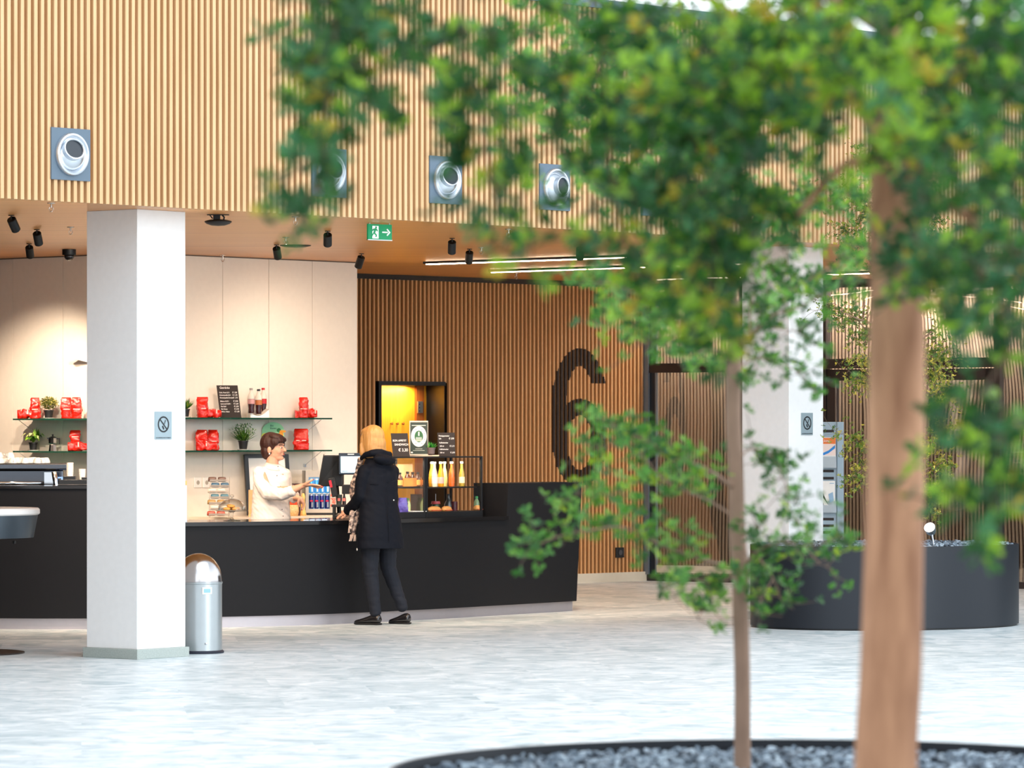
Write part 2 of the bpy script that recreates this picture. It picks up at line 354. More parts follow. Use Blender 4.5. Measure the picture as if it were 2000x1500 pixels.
# painted 6 on the slats
six = MB(); six.M = MD
def in6(px, pz):        # px in 0..1 across, pz in 0..1 up ; returns True inside the stroke
    def ring(cx, cz, rx, rz, sw, sh):
        a = ((px-cx)/rx)**2+((pz-cz)/rz)**2; b2 = ((px-cx)/(rx-sw))**2+((pz-cz)/(rz-sh))**2
        return a <= 1 and b2 >= 1
    low = ring(.52, .31, .50, .32, .27, .12)
    up = False
    a = ((px-.52)/.52)**2+((pz-.58)/.42)**2; b2 = ((px-.52)/.26)**2+((pz-.58)/.29)**2
    if a <= 1 and b2 >= 1 and pz > .58 and not (px > .52 and pz < .745): up = True
    stem = px < .26 and .3 < pz < .6
    return low or up or stem
xs0, xs1 = ad(1078), ad(1183); zs0, zs1 = gz(948, 43.3), gz(680, 43.3)
for x in SL:
    if xs0-.03 < x < xs1+.01:
        for xc0, xc1 in ((x-.0004, x+.008), (x+.008, x+.016), (x+.016, x+.0244)):
            px = ((xc0+xc1)/2-xs0)/(xs1-xs0); run = None; n_ = 240
            for k in range(n_+2):
                ins = k <= n_ and 0 <= px <= 1 and in6(px, k/n_)
                if ins and run is None: run = k
                if not ins and run is not None:
                    six.box(xc0, xc1, -.0012, .02, zs0+(zs1-zs0)*run/n_, zs0+(zs1-zs0)*k/n_); run = None
        px = (x+.04-xs0)/(xs1-xs0)
tag(six.build('painted_numeral', mat('dark_brown_paint', (52,40,34), .7)), 'large dark brown number 6 painted on the slatted oak wall', 'number')
# ---------------------------------------------------------------- ceiling fittings
SW, SO = mat('black_lamp_body', (14,14,15), .45), None
def ceil_at(u, v): Y = FPX*(CEIL-EYE)/(HZ-v); return V((gx(u, Y), Y, CEIL))
def spot(p, tilt, az, label, lit, u=0):
    t = empty('ceiling_spotlight', p, az, label, 'spotlight', 'black ceiling spotlights')
    m = MB(); m.lathe([(.022,0),(.022,-.006)][::-1], 16); m.tube([(0,0,0),(0,0,-.035)], .005); m.build('mount', SW, t)
    b = MB(); b.M = Matrix.Translation((0,0,-.03)) @ Matrix.Rotation(tilt, 4, 'X')
    b.lathe([(.0,0),(.03,0),(.034,-.004),(.034,-.108),(.030,-.112),(.029,-.09),(0,-.09)][::-1], 20); b.build('lamp_body', SW, t, smooth='auto')
    q = MB(); q.M = b.M; q.lathe([(0,-.098),(.028,-.098)], 16); q.build('lamp_lens', M_warmlens, t)
    if lit:
        l = bpy.data.lights.new('spot_beam', 'SPOT'); wide = u in (640, 540, 706, 300); l.energy = lit*(1.1 if wide else 2.6); l.color = (1, .80, .60); l.spot_size = math.radians(125 if wide else 70); l.spot_blend = 1.0 if wide else .8; l.shadow_soft_size = .03
        o = bpy.data.objects.new('spot_beam', l); COL.objects.link(o); o.parent = t; o.location = b.M @ V((0,0,-.12)); o.rotation_euler = (tilt, 0, 0)
    return t
spots = [(22,420,.8,-.35,'black cylinder spotlight nearest the left frame edge, tilted, on the oak ceiling',55),
 (72,448,.75,-.1,'black spotlight on the ceiling, middle one of three left of the column',70),
 (57,476,.85,.0,'black spotlight on the ceiling nearest the left cream wall',70),
 (640,451,.8,.05,'black spotlight just left of the green exit sign',95),
 (540,478,.8,-.1,'black spotlight beside the round flush ceiling disc',75),
 (706,495,.6,.55,'black tilted spotlight at the end of the cream wall',60),
 (883,465,.65,.05,'black spotlight right of the exit sign, front of a close pair',85),
 (917,486,.7,.1,'black spotlight at the start of the linear light',80),
 (1133,478,.7,0,'black spotlight over the linear light, rightmost one clear of the leaves',85)]
spots += [(-70,440,.8,-.2,'black ceiling spotlight beyond the left frame edge',90),(-40,485,.8,-.2,'black ceiling spotlight beyond the left frame edge, nearer the wall',90),(300,465,.8,.2,'black ceiling spotlight hidden behind the left column',90),(250,440,.8,-.3,'black ceiling spotlight behind the top of the left column',90)]
for (u, v, ti, az, lb, lit) in spots: spot(ceil_at(u, v), ti, az, lb, lit, u)
M_sprk = mat('sprinkler_metal', (205,195,185), .25, 1)
def sprinkler(p, label):
    t = empty('fire_sprinkler', p, 0, label, 'sprinkler', 'chrome ceiling sprinklers')
    m = MB(); m.lathe([(.0,-.008),(.026,-.006),(.03,0)], 18); m.build('rosette', M_sprk, t, smooth=True)
    m = MB(); m.tube([(0,0,0),(0,0,-.035)], .007); m.tube([(.012,0,-.03),(.015,0,-.045),(0,0,-.06)], .003, 6); m.tube([(-.012,0,-.03),(-.015,0,-.045),(0,0,-.06)], .003, 6)
    m.lathe([(0,-.064),(.014,-.062),(.014,-.06),(0,-.059)], 12); m.build('sprinkler_head', M_sprk, t)
for u, v, lb in [(100,396,'chrome sprinkler below the leftmost round air nozzle'),(138,443,'chrome sprinkler just left of the column top'),(577,423,'chrome sprinkler near the leaf tip under the slatted fascia'),
    (558,463,'chrome sprinkler above the round flush ceiling disc'),(435,498,'tiny sprinkler at the top edge of the cream wall'),(993,447,'chrome sprinkler near the fascia edge right of the exit sign'),(940,483,'small sprinkler beside the pair of spotlights'),(1008,533,'small sprinkler behind the second linear light')]:
    sprinkler(ceil_at(u, v), lb)
def linlight(u0, v0, u1, v1, label):
    a, b = ceil_at(u0, v0), ceil_at(u1, v1); L = (b-a).length; t = empty('linear_ceiling_light', a, math.atan2(b.y-a.y, b.x-a.x), label, 'ceiling light', 'linear ceiling lights')
    m = MB(); m.box(-.03, L+.03, -.03, .03, -.022, 0); m.build('housing', M_black, t)
    m = MB(); m.box(0, L, -.024, .024, -.03, -.022); m.build('diffuser', M_led, t)
linlight(835, 511, 1241, 497, 'longest linear ceiling light, left one over the number wall')
linlight(962, 527, 1257, 517, 'linear ceiling light just behind the longest one')
linlight(1325, 515, 1480, 509.5, 'short linear ceiling light half hidden by leaves left of the far column')
linlight(1285, 541, 1700, 529, 'linear ceiling light passing behind the far white column')
linlight(1800, 552.5, 1960, 548.5, 'linear ceiling light right of the thick trunk near the glass doors')
# exit sign
p = ceil_at(741, 436); t = empty('exit_sign', (p.x, p.y, CEIL), rot2(48-8), 'green emergency exit sign with running figure and arrow hanging from the ceiling', 'sign')
M_gr = mat('exit_green', (10,150,95), .4, em=(10,150,95), es=.25); M_wh = mat('sign_white', (245,250,248), .4, em=(245,250,248), es=.3)
m = MB(); m.box(-.115, .115, -.008, .008, -.125, -.008); m.build('sign_panel', M_gr, t)
m = MB(); m.box(-.118, .118, -.01, .01, -.131, -.125); m.build('bottom_rail', M_alu, t)
for x in (-.095, .095): m = MB(); m.box(x-.005, x+.005, -.004, .004, -.01, 0); m.build('hanger', M_alu, t)
m = MB()
def flat(poly, y=-.0095, mi=0): m.add([(x, y, z) for x, z in poly], [tuple(range(len(poly)))], mi)
flat([(-.075,-.118),(-.075,-.022),(-.015,-.022),(-.015,-.118)])
flat([(.02,-.063),(.075,-.063),(.075,-.073),(.02,-.073)]); flat([(.07,-.04),(.1,-.068),(.07,-.096),(.062,-.089),(.084,-.068),(.062,-.047)])
G_ = -.0102
m.M = Matrix.Identity(4)
flat([(-.05,-.04),(-.03,-.045),(-.022,-.06),(-.03,-.064),(-.04,-.055),(-.048,-.075),(-.03,-.09),(-.036,-.108),(-.046,-.106),(-.044,-.094),(-.06,-.082),(-.078,-.104),(-.086,-.1),(-.066,-.072),(-.06,-.055),(-.07,-.062),(-.08,-.058),(-.072,-.046)], G_, 1)
m.add([(-.04+.009*math.cos(a*.7854), G_, -.034+.009*math.sin(a*.7854)) for a in range(8)], [tuple(range(8))], 1)
m.build('pictogram', [M_wh, M_gr], t)
# dome camera, disc speaker, flush disc
p = ceil_at(135, 487); t = empty('dome_camera', p, 0, 'black security dome camera on the oak ceiling left of the column', 'camera')
m = MB(); m.lathe([(.0,-.05),(.058,-.05),(.06,-.045),(.06,0)], 24); m.build('housing', SW, t, smooth='auto')
m = MB(); m.lathe([(.0,-.1),(.02,-.097),(.035,-.085),(.044,-.066),(.045,-.05)], 20); m.build('dome_lens', mat('smoked_dome', (30,28,30), .05, coat=1), t, smooth=True)
p = ceil_at(426, 419); t = empty('ceiling_speaker', p, 0, 'black disc shaped device on a bracket under the ceiling right of the column', 'speaker')
m = MB(); m.box(-.08,.08,-.02,.02,-.006,0); m.box(-.035,.015,-.02,.02,-.035,-.004); m.tube([(.03,0,-.005),(.045,0,-.02),(.04,0,-.04)], .006); m.tube([(-.06,0,-.005),(-.04,0,-.03)], .004); m.build('bracket', SW, t)
m = MB(); m.lathe([(0,-.084),(.05,-.08),(.085,-.068),(.1,-.055),(.098,-.048),(.06,-.038),(0,-.034)], 32); m.build('disc_body', SW, t, smooth='auto')
p = ceil_at(577, 479); m = MB(); m.lathe([(0,-.02),(.09,-.016),(.13,-.006),(.135,0)], 32)
tag(m.build('ceiling_disc', mat('dark_bronze_disc', (40,30,22), .5), smooth=True, loc=p), 'dark round disc set flush in the oak ceiling', 'ceiling disc')
# ---------------------------------------------------------------- air nozzles on the fascia
def vent(u, v, aim, label):
    q = on(FP, T, u); z = gz(v, q.y); t = empty('air_nozzle', (q.x, q.y, z), rot2(48), label, 'air vent', 'round air nozzles on the slatted fascia')
    m = MB(); m.box(-.178, .178, -.012, .05, -.178, .178); m.build('backing_plate', M_grey, t)
    R = Matrix.Rotation(math.pi/2, 4, 'X')       # lathe axis -> out of the wall (-Y)
    m = MB(); m.M = R; m.lathe([(.112,.014),(.118,.03),(.13,.042),(.142,.04),(.148,.028),(.148,.012)], 40); m.build('outer_ring', M_alu, t, smooth='auto')
    A = R @ Matrix.Rotation(aim[0], 4, 'Y') @ Matrix.Rotation(aim[1], 4, 'X')
    m = MB(); m.M = Matrix.Translation((0, .02, 0)) @ A
    pr = [(.118*math.cos(a), .118*math.sin(a)*.75) for a in [math.radians(x) for x in (-15,0,12,24,36,46,52)]]
    m.lathe(pr+[(.074,.115),(.068,.117),(.064,.112),(.062,.0)][:4], 40); m.build('nozzle_ball', M_alu, t, smooth='auto')
    m = MB(); m.M = Matrix.Translation((0, .02, 0)) @ A; m.lathe([(.0,.01),(.064,.01),(.064,.1)], 30); m.lathe([(.046,.06),(.048,.06),(.048,.03),(.046,.03)], 30, mi=1)
    m.build('nozzle_throat', [mat('dark_duct', (24,34,44), .3), M_alu], t, smooth='auto')
vent(136.5, 301.5, (-.3,-.3), 'leftmost round air nozzle on the slatted fascia, clear of leaves')
vent(641.5, 337.5, (-.15,-.2), 'air nozzle left of the exit sign, half covered by hanging leaves')
vent(869, 352, (-.25,-.25), 'air nozzle above right of the exit sign, third from the left')
vent(1082, 366, (.05,-.05), 'air nozzle above the left end of the linear lights, fourth from the left')
vent(1282, 379, (.15,-.05), 'rightmost air nozzle seen between the leaves')
# ---------------------------------------------------------------- columns and signs
def column(name, near, deg, label, gd):
    t = empty(name, (near[0], near[1], 0), rot2(deg), label, 'column')
    m = MB(); m.box(0, .5, 0, .5, .07, CEIL); m.build('shaft', M_white, t, bevel=.004)
    m = MB(); m.box(-.02, .52, -.02, .52, 0, .07); m.build('plinth', M_stone, t, bevel=.003)
    return t
K1 = (gx(268, 29.09), 29.09); K2 = (gx(1541, 34.95), 34.95)
column('square_column', K1, 51.5, 'white square column on a grey stone plinth beside the steel bin', None)
column('square_column', K2, 50, 'white square column behind the oval black planter', None)
def nosmoke(K, deg, u, v, label, w=.175, h=.2):
    d = V((math.cos(rot2(deg)), math.sin(rot2(deg)))); q = on(V(K), d, u); z = gz(v, q.y)
    t = empty('no_smoking_sign', (q.x, q.y, z), rot2(deg), label, 'sign')
    m = MB(); m.box(-w/2, w/2, -.006, -.001, -h/2, h/2); m.build('sign_plate', mat('satin_sign_metal', (160,176,182), .42, .6), t)
    m = MB(); r1, r2 = .058, .047; n_ = 40; cz = .008
    m.add([(r*math.cos(2*math.pi*i/n_), -.0075, cz+r*math.sin(2*math.pi*i/n_)) for r in (r1, r2) for i in range(n_)], [(i, (i+1)%n_, n_+(i+1)%n_, n_+i) for i in range(n_)])
    a = .7071*.05; b_ = .0045*.7071
    m.add([(-a-b_, -.0078, cz+a-b_), (-a+b_, -.0078, cz+a+b_), (a+b_, -.0078, cz-a+b_), (a-b_, -.0078, cz-a-b_)], [(0,3,2,1)])
    m.build('prohibition_ring', M_black, t)
    m = MB(); m.M = Matrix.Translation((-.004, 0, cz-.022)) @ Matrix.Rotation(-.5, 4, 'Y'); m.box(-.006, .006, -.0078, -.006, -.016, .012)
    m.M = Matrix.Translation((.012, 0, cz+.014)) @ Matrix.Rotation(.45, 4, 'Y'); m.box(-.003, -.001, -.0078, -.006, -.014, .02); m.box(.004, .006, -.0078, -.006, -.014, .02)
    m.build('cigarette_symbol', M_black, t)
    text('lettering', 'ALLGEMEINES RAUCHVERBOT', .0115, M_black, t, (0, -.0072, -h/2+.008), ext=.0002)
nosmoke(K1, 51.5, 318, 831, 'brushed metal no smoking sign on the column beside the steel bin')
nosmoke(K2, 50, 1575.5, 828, 'brushed metal no smoking sign on the column behind the planter', .165, .19)
# ---------------------------------------------------------------- steel bin
t = empty('push_bin', (-2.292, 29.95, 0), 0, 'silver dome-topped waste bin standing behind the left column', 'bin')
M_bin = mat('silver_lacquer', (178,184,186), .28, .75)
m = MB(); m.lathe([(0,.0),(.185,0),(.187,.012),(.178,.02),(.178,.022)], 40); m.build('base_ring', mat('navy_rubber', (24,28,44), .5), t, smooth='auto')
m = MB(); m.lathe([(.172,.02),(.172,.505),(.176,.51),(.176,.52),(.174,.522)], 48); m.build('bin_body', M_bin, t, smooth='auto')
m = MB(); m.lathe([(.176,.522)]+[(.176*math.cos(a), .528+.2*math.sin(a)) for a in [math.pi/2*i/14 for i in range(15)]], 48); m.build('dome_lid', mat('polished_steel', (200,196,196), .18, 1), t, smooth='auto')
m = MB(); m.M = Matrix.Rotation(rot2(-90+25), 4, 'Z'); m.box(.166, .1775, -.038, .038, .435, .485, 0); m.box(.17, .1785, -.027, .027, .445, .475, 1)
m.build('label_holder', [M_china, mat('blue_insert', (140,185,205), .4)], t, bevel=.002)
m = MB(); m.M = Matrix.Translation((.068,-.165,.075)) @ Matrix.Rotation(math.pi/2, 4, 'X'); m.lathe([(.009,0),(.008,.006),(0,.01)], 10); m.build('lock', M_chrome, t)
# ---------------------------------------------------------------- counter
QP = [(-6.6,35.4),(-5.4,34.1),(-4.6,33.6),(-4.0,33.46),(-3.4,33.45),(-2.9,33.53),(-2.37,33.76),(-1.58,34.24),(-.80,35.05),(-.1,35.95),(.56,36.82)]
def cr(P, n=8):
    out = []
    P = [V(p) for p in P]; P = [2*P[0]-P[1]]+P+[2*P[-1]-P[-2]]
    for i in range(1, len(P)-2):
        for k in range(n):
            t_ = k/n; a, b, c_, d = P[i-1:i+3]
            out.append(.5*((2*b)+(c_-a)*t_+(2*a-5*b+4*c_-d)*t_*t_+(3*b-a-3*c_+d)*t_**3))
    return out+[P[-2]]
PATH = cr(QP)
def pnorm(i):
    a, b = PATH[max(i-1,0)], PATH[min(i+1,len(PATH)-1)]; d = (b-a).normalized(); return V((d.y, -d.x))
def pu(u, off=0):                   # counter front point seen at column u, moved inwards by off
    best = None
    for i in range(len(PATH)-1):
        n1, n2 = pnorm(i), pnorm(i+1); a, b = PATH[i]-n1*off, PATH[i+1]-n2*off
        ua, ub = 1000+a.x/a.y*FPX, 1000+b.x/b.y*FPX
        if ua <= u <= ub or (i == len(PATH)-2 and u > ub):
            k = (u-ua)/(ub-ua); p = a+(b-a)*k; d = (b-a).normalized(); return p, math.atan2(d.y, d.x)
ct = empty('cafe_counter', (PATH[40].x, PATH[40].y, 0), 0, 'long curved anthracite cafe counter with raised ends and steel plinth', 'counter')
CT = Matrix.Translation((-PATH[40].x, -PATH[40].y, 0))
iL = min(range(len(PATH)), key=lambda i: abs(1000+PATH[i].x/PATH[i].y*FPX-290)); iR = min(range(len(PATH)), key=lambda i: abs(1000+PATH[i].x/PATH[i].y*FPX-975))
def sweep(i0, i1, sec, name, mats, smooth='auto', extra=None):
    m = MB(); m.M = CT; pts = [(PATH[i], pnorm(i)) for i in range(i0, i1+1)]
    if extra: pts = extra(pts)
    n_ = len(sec); vs = []; fs = []
    for p, nn in pts:
        for (o, z) in sec: vs.append((p.x+nn.x*o, p.y+nn.y*o, z))
    for j in range(len(pts)-1):
        for i in range(n_): k = (i+1)%n_; fs.append((j*n_+i, (j+1)*n_+i, (j+1)*n_+k, j*n_+k))
    fs.append(tuple(range(n_))); fs.append(tuple(range((len(pts)-1)*n_, len(pts)*n_))[::-1]); m.add(vs, fs)
    return m.build(name, mats, ct, smooth=smooth)
E = len(PATH)-1
sweep(0, E, [(-.02,0),(-.02,.09),(-.6,.09),(-.6,0)], 'plinth', mat('steel_plinth', (178,172,176), .4, .7))
def lean(z): return .02+z*.055
sweep(iL, iR, [(lean(.09),.09),(lean(.84),.84),(-.7,.84),(-.7,.09)], 'middle_front_panel', M_counter)
sweep(iL, iR, [(.09,.84),(.09,.872),(-.74,.872),(-.74,.84)], 'worktop', M_worktop)
sweep(0, iL, [(lean(.09),.09),(lean(1.15),1.15),(-.3,1.15),(-.3,.09)], 'raised_end', M_counter)
sweep(iR, E, [(lean(.09),.09),(lean(1.16),1.16),(-.3,1.16),(-.3,.09)], 'raised_end', M_counter)
sweep(0, iL, [(.1,1.15),(.1,1.172),(-.32,1.172),(-.32,1.15)], 'bar_top', M_worktop)
sweep(0, iL, [(-.3,.1),(-.3,.87),(-.95,.87),(-.95,.1)], 'rear_worktop', M_worktop)
ZW = .872
# back worktop along the cream wall
m = MB(); P = C0+V((-.05,-.05)); m.M = Matrix.Translation((C0.x, C0.y, 0)) @ Matrix.Rotation(math.atan2(dL2.y, dL2.x), 4, 'Z')
bc = empty('back_cabinet', (C0.x, C0.y, 0), math.atan2(dL2.y, dL2.x), 'low cream-topped cabinet running along the right cream wall behind the servers', 'cabinet')
LB = (A0-C0).length
m = MB(); m.box(.62, LB-.02, -.6, -.01, 0, .81); m.build('cabinet_body', M_black, bc)
m = MB(); m.box(.6, LB, -.63, -.005, .82, .85, 0); m.box(.6, LB, -.63, -.6, .81, .82, 1); m.build('cabinet_top', [mat('cream_laminate', (225,208,188), .3), M_black], bc, bevel=.003)
ZB = .85
def wallpt(u, off, leg=2):          # point standing off a cream wall
    P, d = (C0, dL2) if leg == 2 else (B0, dL1); nn = V((d.y, -d.x)); q = on(P+nn*off, d, u); return q
# ---------------------------------------------------------------- glass wall shelves
def shelf(leg, u0, u1, z, label):
    P, d = (C0, dL2) if leg == 2 else (B0, dL1); nn = V((d.y, -d.x)); a = on(P+nn*.25, d, u0); b = on(P+nn*.25, d, u1); L = (b-a).length
    t = empty('glass_shelf', (a.x, a.y, z), math.atan2(d.y, d.x), label, 'shelf', 'glass wall shelves')
    m = MB(); m.box(0, L, 0, .25, -.014, 0); m.build('glass_plate', M_sglass, t)
    for x in ([.12, L-.12] if leg == 2 else [.06, L-.1]): m = MB(); m.tube([(x,.02,-.014),(x,.249,-.15)], .0025, 6); m.box(x-.01, x+.01, .23, .25, -.16, -.13); m.build('wire_bracket', M_alu, t)
Z1, Z2 = 1.738, 1.444
shelf(2, 335, 649, Z1, 'upper glass shelf on the cream wall right of the column')
shelf(2, 335, 649, Z2, 'lower glass shelf on the cream wall behind the server')
shelf(1, 25, 205, Z1-.008, 'upper glass shelf on the cream wall left of the column')
shelf(1, 25, 205, Z2-.006, 'lower glass shelf on the cream wall left of the column')
# ---------------------------------------------------------------- coffee bags
def bagmesh(w_, d_, h_, seed, tap=.93):
    r = random.Random(seed); vs = []; fs = []; nr, ns = 18, 28
    for j in range(nr):
        t_ = j/(nr-1); z = h_*t_; k = 1-max(0, t_-.62)/.38*tap; ww = w_*(1-.12*max(0, t_-.6)/.4)
        for i in range(ns):
            a = 2*math.pi*i/ns; ca, sa = math.cos(a), math.sin(a)
            x = ww/2*math.copysign(abs(ca)**.45, ca); y = d_/2*k*math.copysign(abs(sa)**.5, sa)
            nz = noise.noise(V((x*30+seed*3.1, y*30, z*26)))*.016+noise.noise(V((x*75, y*75+seed, z*66)))*.007
            s_ = .35 if j in (0,) else 1
            vs.append((x+nz*s_*(1 if ca > 0 else -1), y+nz*s_*(1 if sa > 0 else -1)*k, z+(r.random()-.5)*.002*s_*(t_ < 1)))
    for j in range(nr-1):
        for i in range(ns): q = (i+1)%ns; fs.append((j*ns+i, j*ns+q, (j+1)*ns+q, (j+1)*ns+i))
    fs.append(tuple(range(ns-1,-1,-1))); fs.append(tuple(range((nr-1)*ns, nr*ns)))
    return vs, fs
def bag(u, off, leg, z, label, lying=False, sz=(.125,.075,.19), seed=1, yaw=0):
    q = wallpt(u, off, leg); d = dL2 if leg == 2 else dL1
    t = empty('coffee_bag', (q.x, q.y, z), yaw, label, 'coffee bag', 'red foil coffee bags on the glass shelves')
    m = MB()
    if lying: m.M = Matrix.Translation((-sz[2]/2, 0, sz[1]/2)) @ Matrix.Rotation(math.pi/2, 4, 'Y') @ Matrix.Rotation(math.pi/2, 4, 'Z')
    v_, f_ = bagmesh(*sz, seed, .35 if lying else .9); m.add(v_, f_); m.build('bag_body', M_red, t, smooth=True)
    m = MB(); m.M = (Matrix.Translation((-sz[2]/2, 0, sz[1]/2)) @ Matrix.Rotation(math.pi/2, 4, 'Y') @ Matrix.Rotation(math.pi/2, 4, 'Z')) if lying else Matrix.Identity(4)
    if lying: m.box(-.055, .055, .0, sz[1]/2+.004, .09, .1)
    else: m.box(-sz[0]*.32, sz[0]*.36, -sz[1]/2-.004, 0, sz[2]*.42, sz[2]*.42+.008)
    m.build('printed_band', mat('cream_print', (245,205,190), .5), t)
    return t
S2, S1 = (.125,.075,.2), (.1,.065,.185)
bag(395, .14, 2, Z1, 'red coffee bag standing at the left end of the upper right shelf', sz=S1, seed=1)
bag(418, .17, 2, Z1, 'red coffee bag lying beside the drinks menu board', True, (.09,.075,.135), 2)
bag(593, .13, 2, Z1, 'tall red coffee bag standing at the right end of the upper right shelf', sz=(.085,.07,.19), seed=3)
bag(608, .09, 2, Z1, 'red coffee bag lying behind the tall one at the shelf end', True, (.085,.08,.11), 4)
bag(583, .06, 2, Z1, 'red coffee bag peeking out left behind the tall one at the shelf end', True, (.08,.07,.06), 14)
bag(394, .08, 2, Z2, 'left of two red coffee bags standing behind a lying one, lower right shelf', sz=S1, seed=5)
bag(416, .08, 2, Z2, 'right of two red coffee bags standing behind a lying one, lower right shelf', sz=S1, seed=6)
bag(404, .19, 2, Z2, 'red coffee bag lying in front of two standing ones, lower right shelf', True, (.1,.08,.19), 7)
bag(588, .13, 2, Z2, 'single red coffee bag standing on the lower shelf right of the server', sz=(.135,.075,.195), seed=8)
bag(69, .12, 1, Z1-.008, 'red coffee bag standing behind the lying one, upper left shelf', sz=(.085,.065,.19), seed=9)
bag(50, .17, 1, Z1-.008, 'red coffee bag lying at the left end of the upper left shelf', True, (.09,.08,.14), 10)
bag(130, .12, 1, Z1-.008, 'left one of a pair of red coffee bags near the column, upper left shelf', sz=(.095,.07,.19), seed=11)
bag(150, .15, 1, Z1-.008, 'right one of a pair of red coffee bags near the column, upper left shelf', sz=(.09,.07,.19), seed=12)
bag(147, .1, 1, Z2-.006+.078, 'red coffee bag sitting on top of a lying one, lower left shelf', sz=(.09,.06,.11), seed=13)
bag(152, .12, 1, Z2-.006, 'red coffee bag lying by the column on the lower left shelf', True, (.1,.078,.17), 15)
# ---------------------------------------------------------------- potted plants
def leafy(m, base, n_, h, spread, w_, mi=0, seed=1, curve=.3, flop=0):
    r = random.Random(seed)
    for i in range(n_):
        a = r.random()*6.283; t_ = r.random()**.6*spread; hh = h*(.55+.45*r.random()); d = V((math.cos(a)*math.sin(t_), math.sin(a)*math.sin(t_), math.cos(t_)))
        p0 = V(base)+V((r.uniform(-.02,.02), r.uniform(-.02,.02), 0)); s_ = d.cross(V((0,0,1)));
        if s_.length < .01: s_ = V((1,0,0))
        s_ = s_.normalized()*w_; p1 = p0+d*hh*.5; p2 = p0+d*hh+V((0,0,-flop*hh*math.sin(t_)))
        m.add([p0, p1-s_, p1+s_, p2, p1+V((0,0,-w_*.6))], [(0,1,4),(0,4,2),(1,3,4),(4,3,2)], r.choice((0,0,1,1,2)) if mi == 0 else mi)
GR = [mat('leaf_green', (74,124,34), .6), mat('leaf_dark', (50,92,28), .6), mat('leaf_light', (140,168,52), .6)]
def pot(t, r0, r1, h, saucer=True, mt=None, z=0):
    if saucer: m = MB(); m.lathe([(0,0),(.05,0),(.056,.006),(.05,.008),(0,.008)], 24); m.build('saucer', M_china, t, smooth='auto')
    m = MB(); m.lathe([(0,.008+z),(r0,.008+z),(r1,h+z),(r1+.003,h+.002+z),(r1+.003,h-.008+z),(r1-.004,h-.008+z),(r1-.004,h-.012+z),(0,h-.012+z)], 24); m.build('pot', mt or M_pot, t, smooth='auto')
q = wallpt(475, .14); t = empty('potted_herb', (q.x, q.y, Z2), 0, 'bushy green herb in a black pot on the shelf left of the server', 'potted plant')
pot(t, .034, .045, .085); m = MB(); leafy(m, (0,0,.075), 90, .17, 1.15, .006, seed=2)
r = random.Random(5)
for i in range(420): a = r.random()*6.28; rr = .105*r.random()**.5; z = .1+.13*r.random(); k = math.sin((z-.08)/.15*2.6); leafy(m, (math.cos(a)*rr*k, math.sin(a)*rr*k, z), 1, .03, 1.4, .004, seed=i)
m.build('foliage', GR, t)
q = wallpt(95, .14, 1); t = empty('potted_shrub', (q.x, q.y, Z1-.008), 0, 'round yellow-green shrub in a black pot between red bags on the left shelf', 'potted plant')
pot(t, .034, .044, .075); m = MB(); r = random.Random(9)
for i in range(700):
    d = V((r.gauss(0,1), r.gauss(0,1), r.gauss(0,1))).normalized()*(r.random()**.4)
    leafy(m, (d.x*.08, d.y*.08, .135+d.z*.058), 1, .026, 1.5, .007, seed=i)
m.build('foliage', [mat('leaf_olive', (140,140,50), .5), mat('leaf_olive_dark', (90,100,36), .5), mat('leaf_lemon', (205,195,110), .5)], t)
q = wallpt(65, .14, 1); t = empty('potted_hosta', (q.x, q.y, Z2-.006), 0, 'broad-leaved pale green plant in a black pot on the lower left shelf', 'potted plant')
pot(t, .03, .04, .075); m = MB()
r = random.Random(3)
for i in range(22):
    a = r.random()*6.28; h_ = r.uniform(.05,.12); L_ = r.uniform(.06,.1); d = V((math.cos(a), math.sin(a), 0)); s_ = d.cross(V((0,0,1)))*.02
    p0 = V((0,0,.07)); p1 = p0+d*L_*.4+V((0,0,h_*.75)); p2 = p1+d*L_*.5+V((0,0,.005)); p3 = p2+d*L_*.4-V((0,0,.03))
    m.add([p0, p1-s_, p1+s_, p2-s_*.9, p2+s_*.9, p3], [(0,1,2),(1,3,4,2),(3,5,4)], i%3)
for i in range(5): leafy(m, (.03,.0,.1), 3, .12, .35, .02, seed=i+30)
m.build('foliage', [mat('hosta_green', (130,170,50), .4), mat('hosta_pale', (215,215,140), .4), mat('hosta_dark', (70,110,30), .4)], t, smooth=False)
q = wallpt(374, .16); t = empty('potted_sprig', (wallpt(361,.16).x, wallpt(361,.16).y, Z1), 0, 'green plant on the upper shelf mostly hidden behind the column', 'potted plant')
pot(t, .034, .044, .075); m = MB(); leafy(m, (0,0,.07), 120, .13, 1.1, .007, seed=8); m.build('foliage', GR, t)
# moka pot
q = wallpt(103, .13, 1); t = empty('moka_pot', (q.x, q.y, Z2-.006), .3, 'steel stovetop coffee pot between the plant and the red bags, left shelf', 'coffee pot')
m = MB(); m.lathe([(0,0),(.036,0),(.03,.055),(.026,.062),(.036,.07),(.041,.118),(0,.12)], 8); m.build('pot_body', M_chrome, t)
m = MB(); m.lathe([(.041,.118),(.02,.13),(0,.132)], 8); m.tube([(0,0,.13),(0,0,.15)], .008); m.box(.04,.062,-.006,.006,.105,.115); m.box(.056,.064,-.006,.006,.06,.115); m.build('handle', M_black, t)
m = MB(); m.add([(-.038,-.01,.1),(-.038,.01,.1),(-.058,0,.12),(-.034,-.012,.118),(-.034,.012,.118)], [(0,2,1),(0,3,2),(1,2,4),(2,3,4)]); m.build('spout', M_chrome, t)
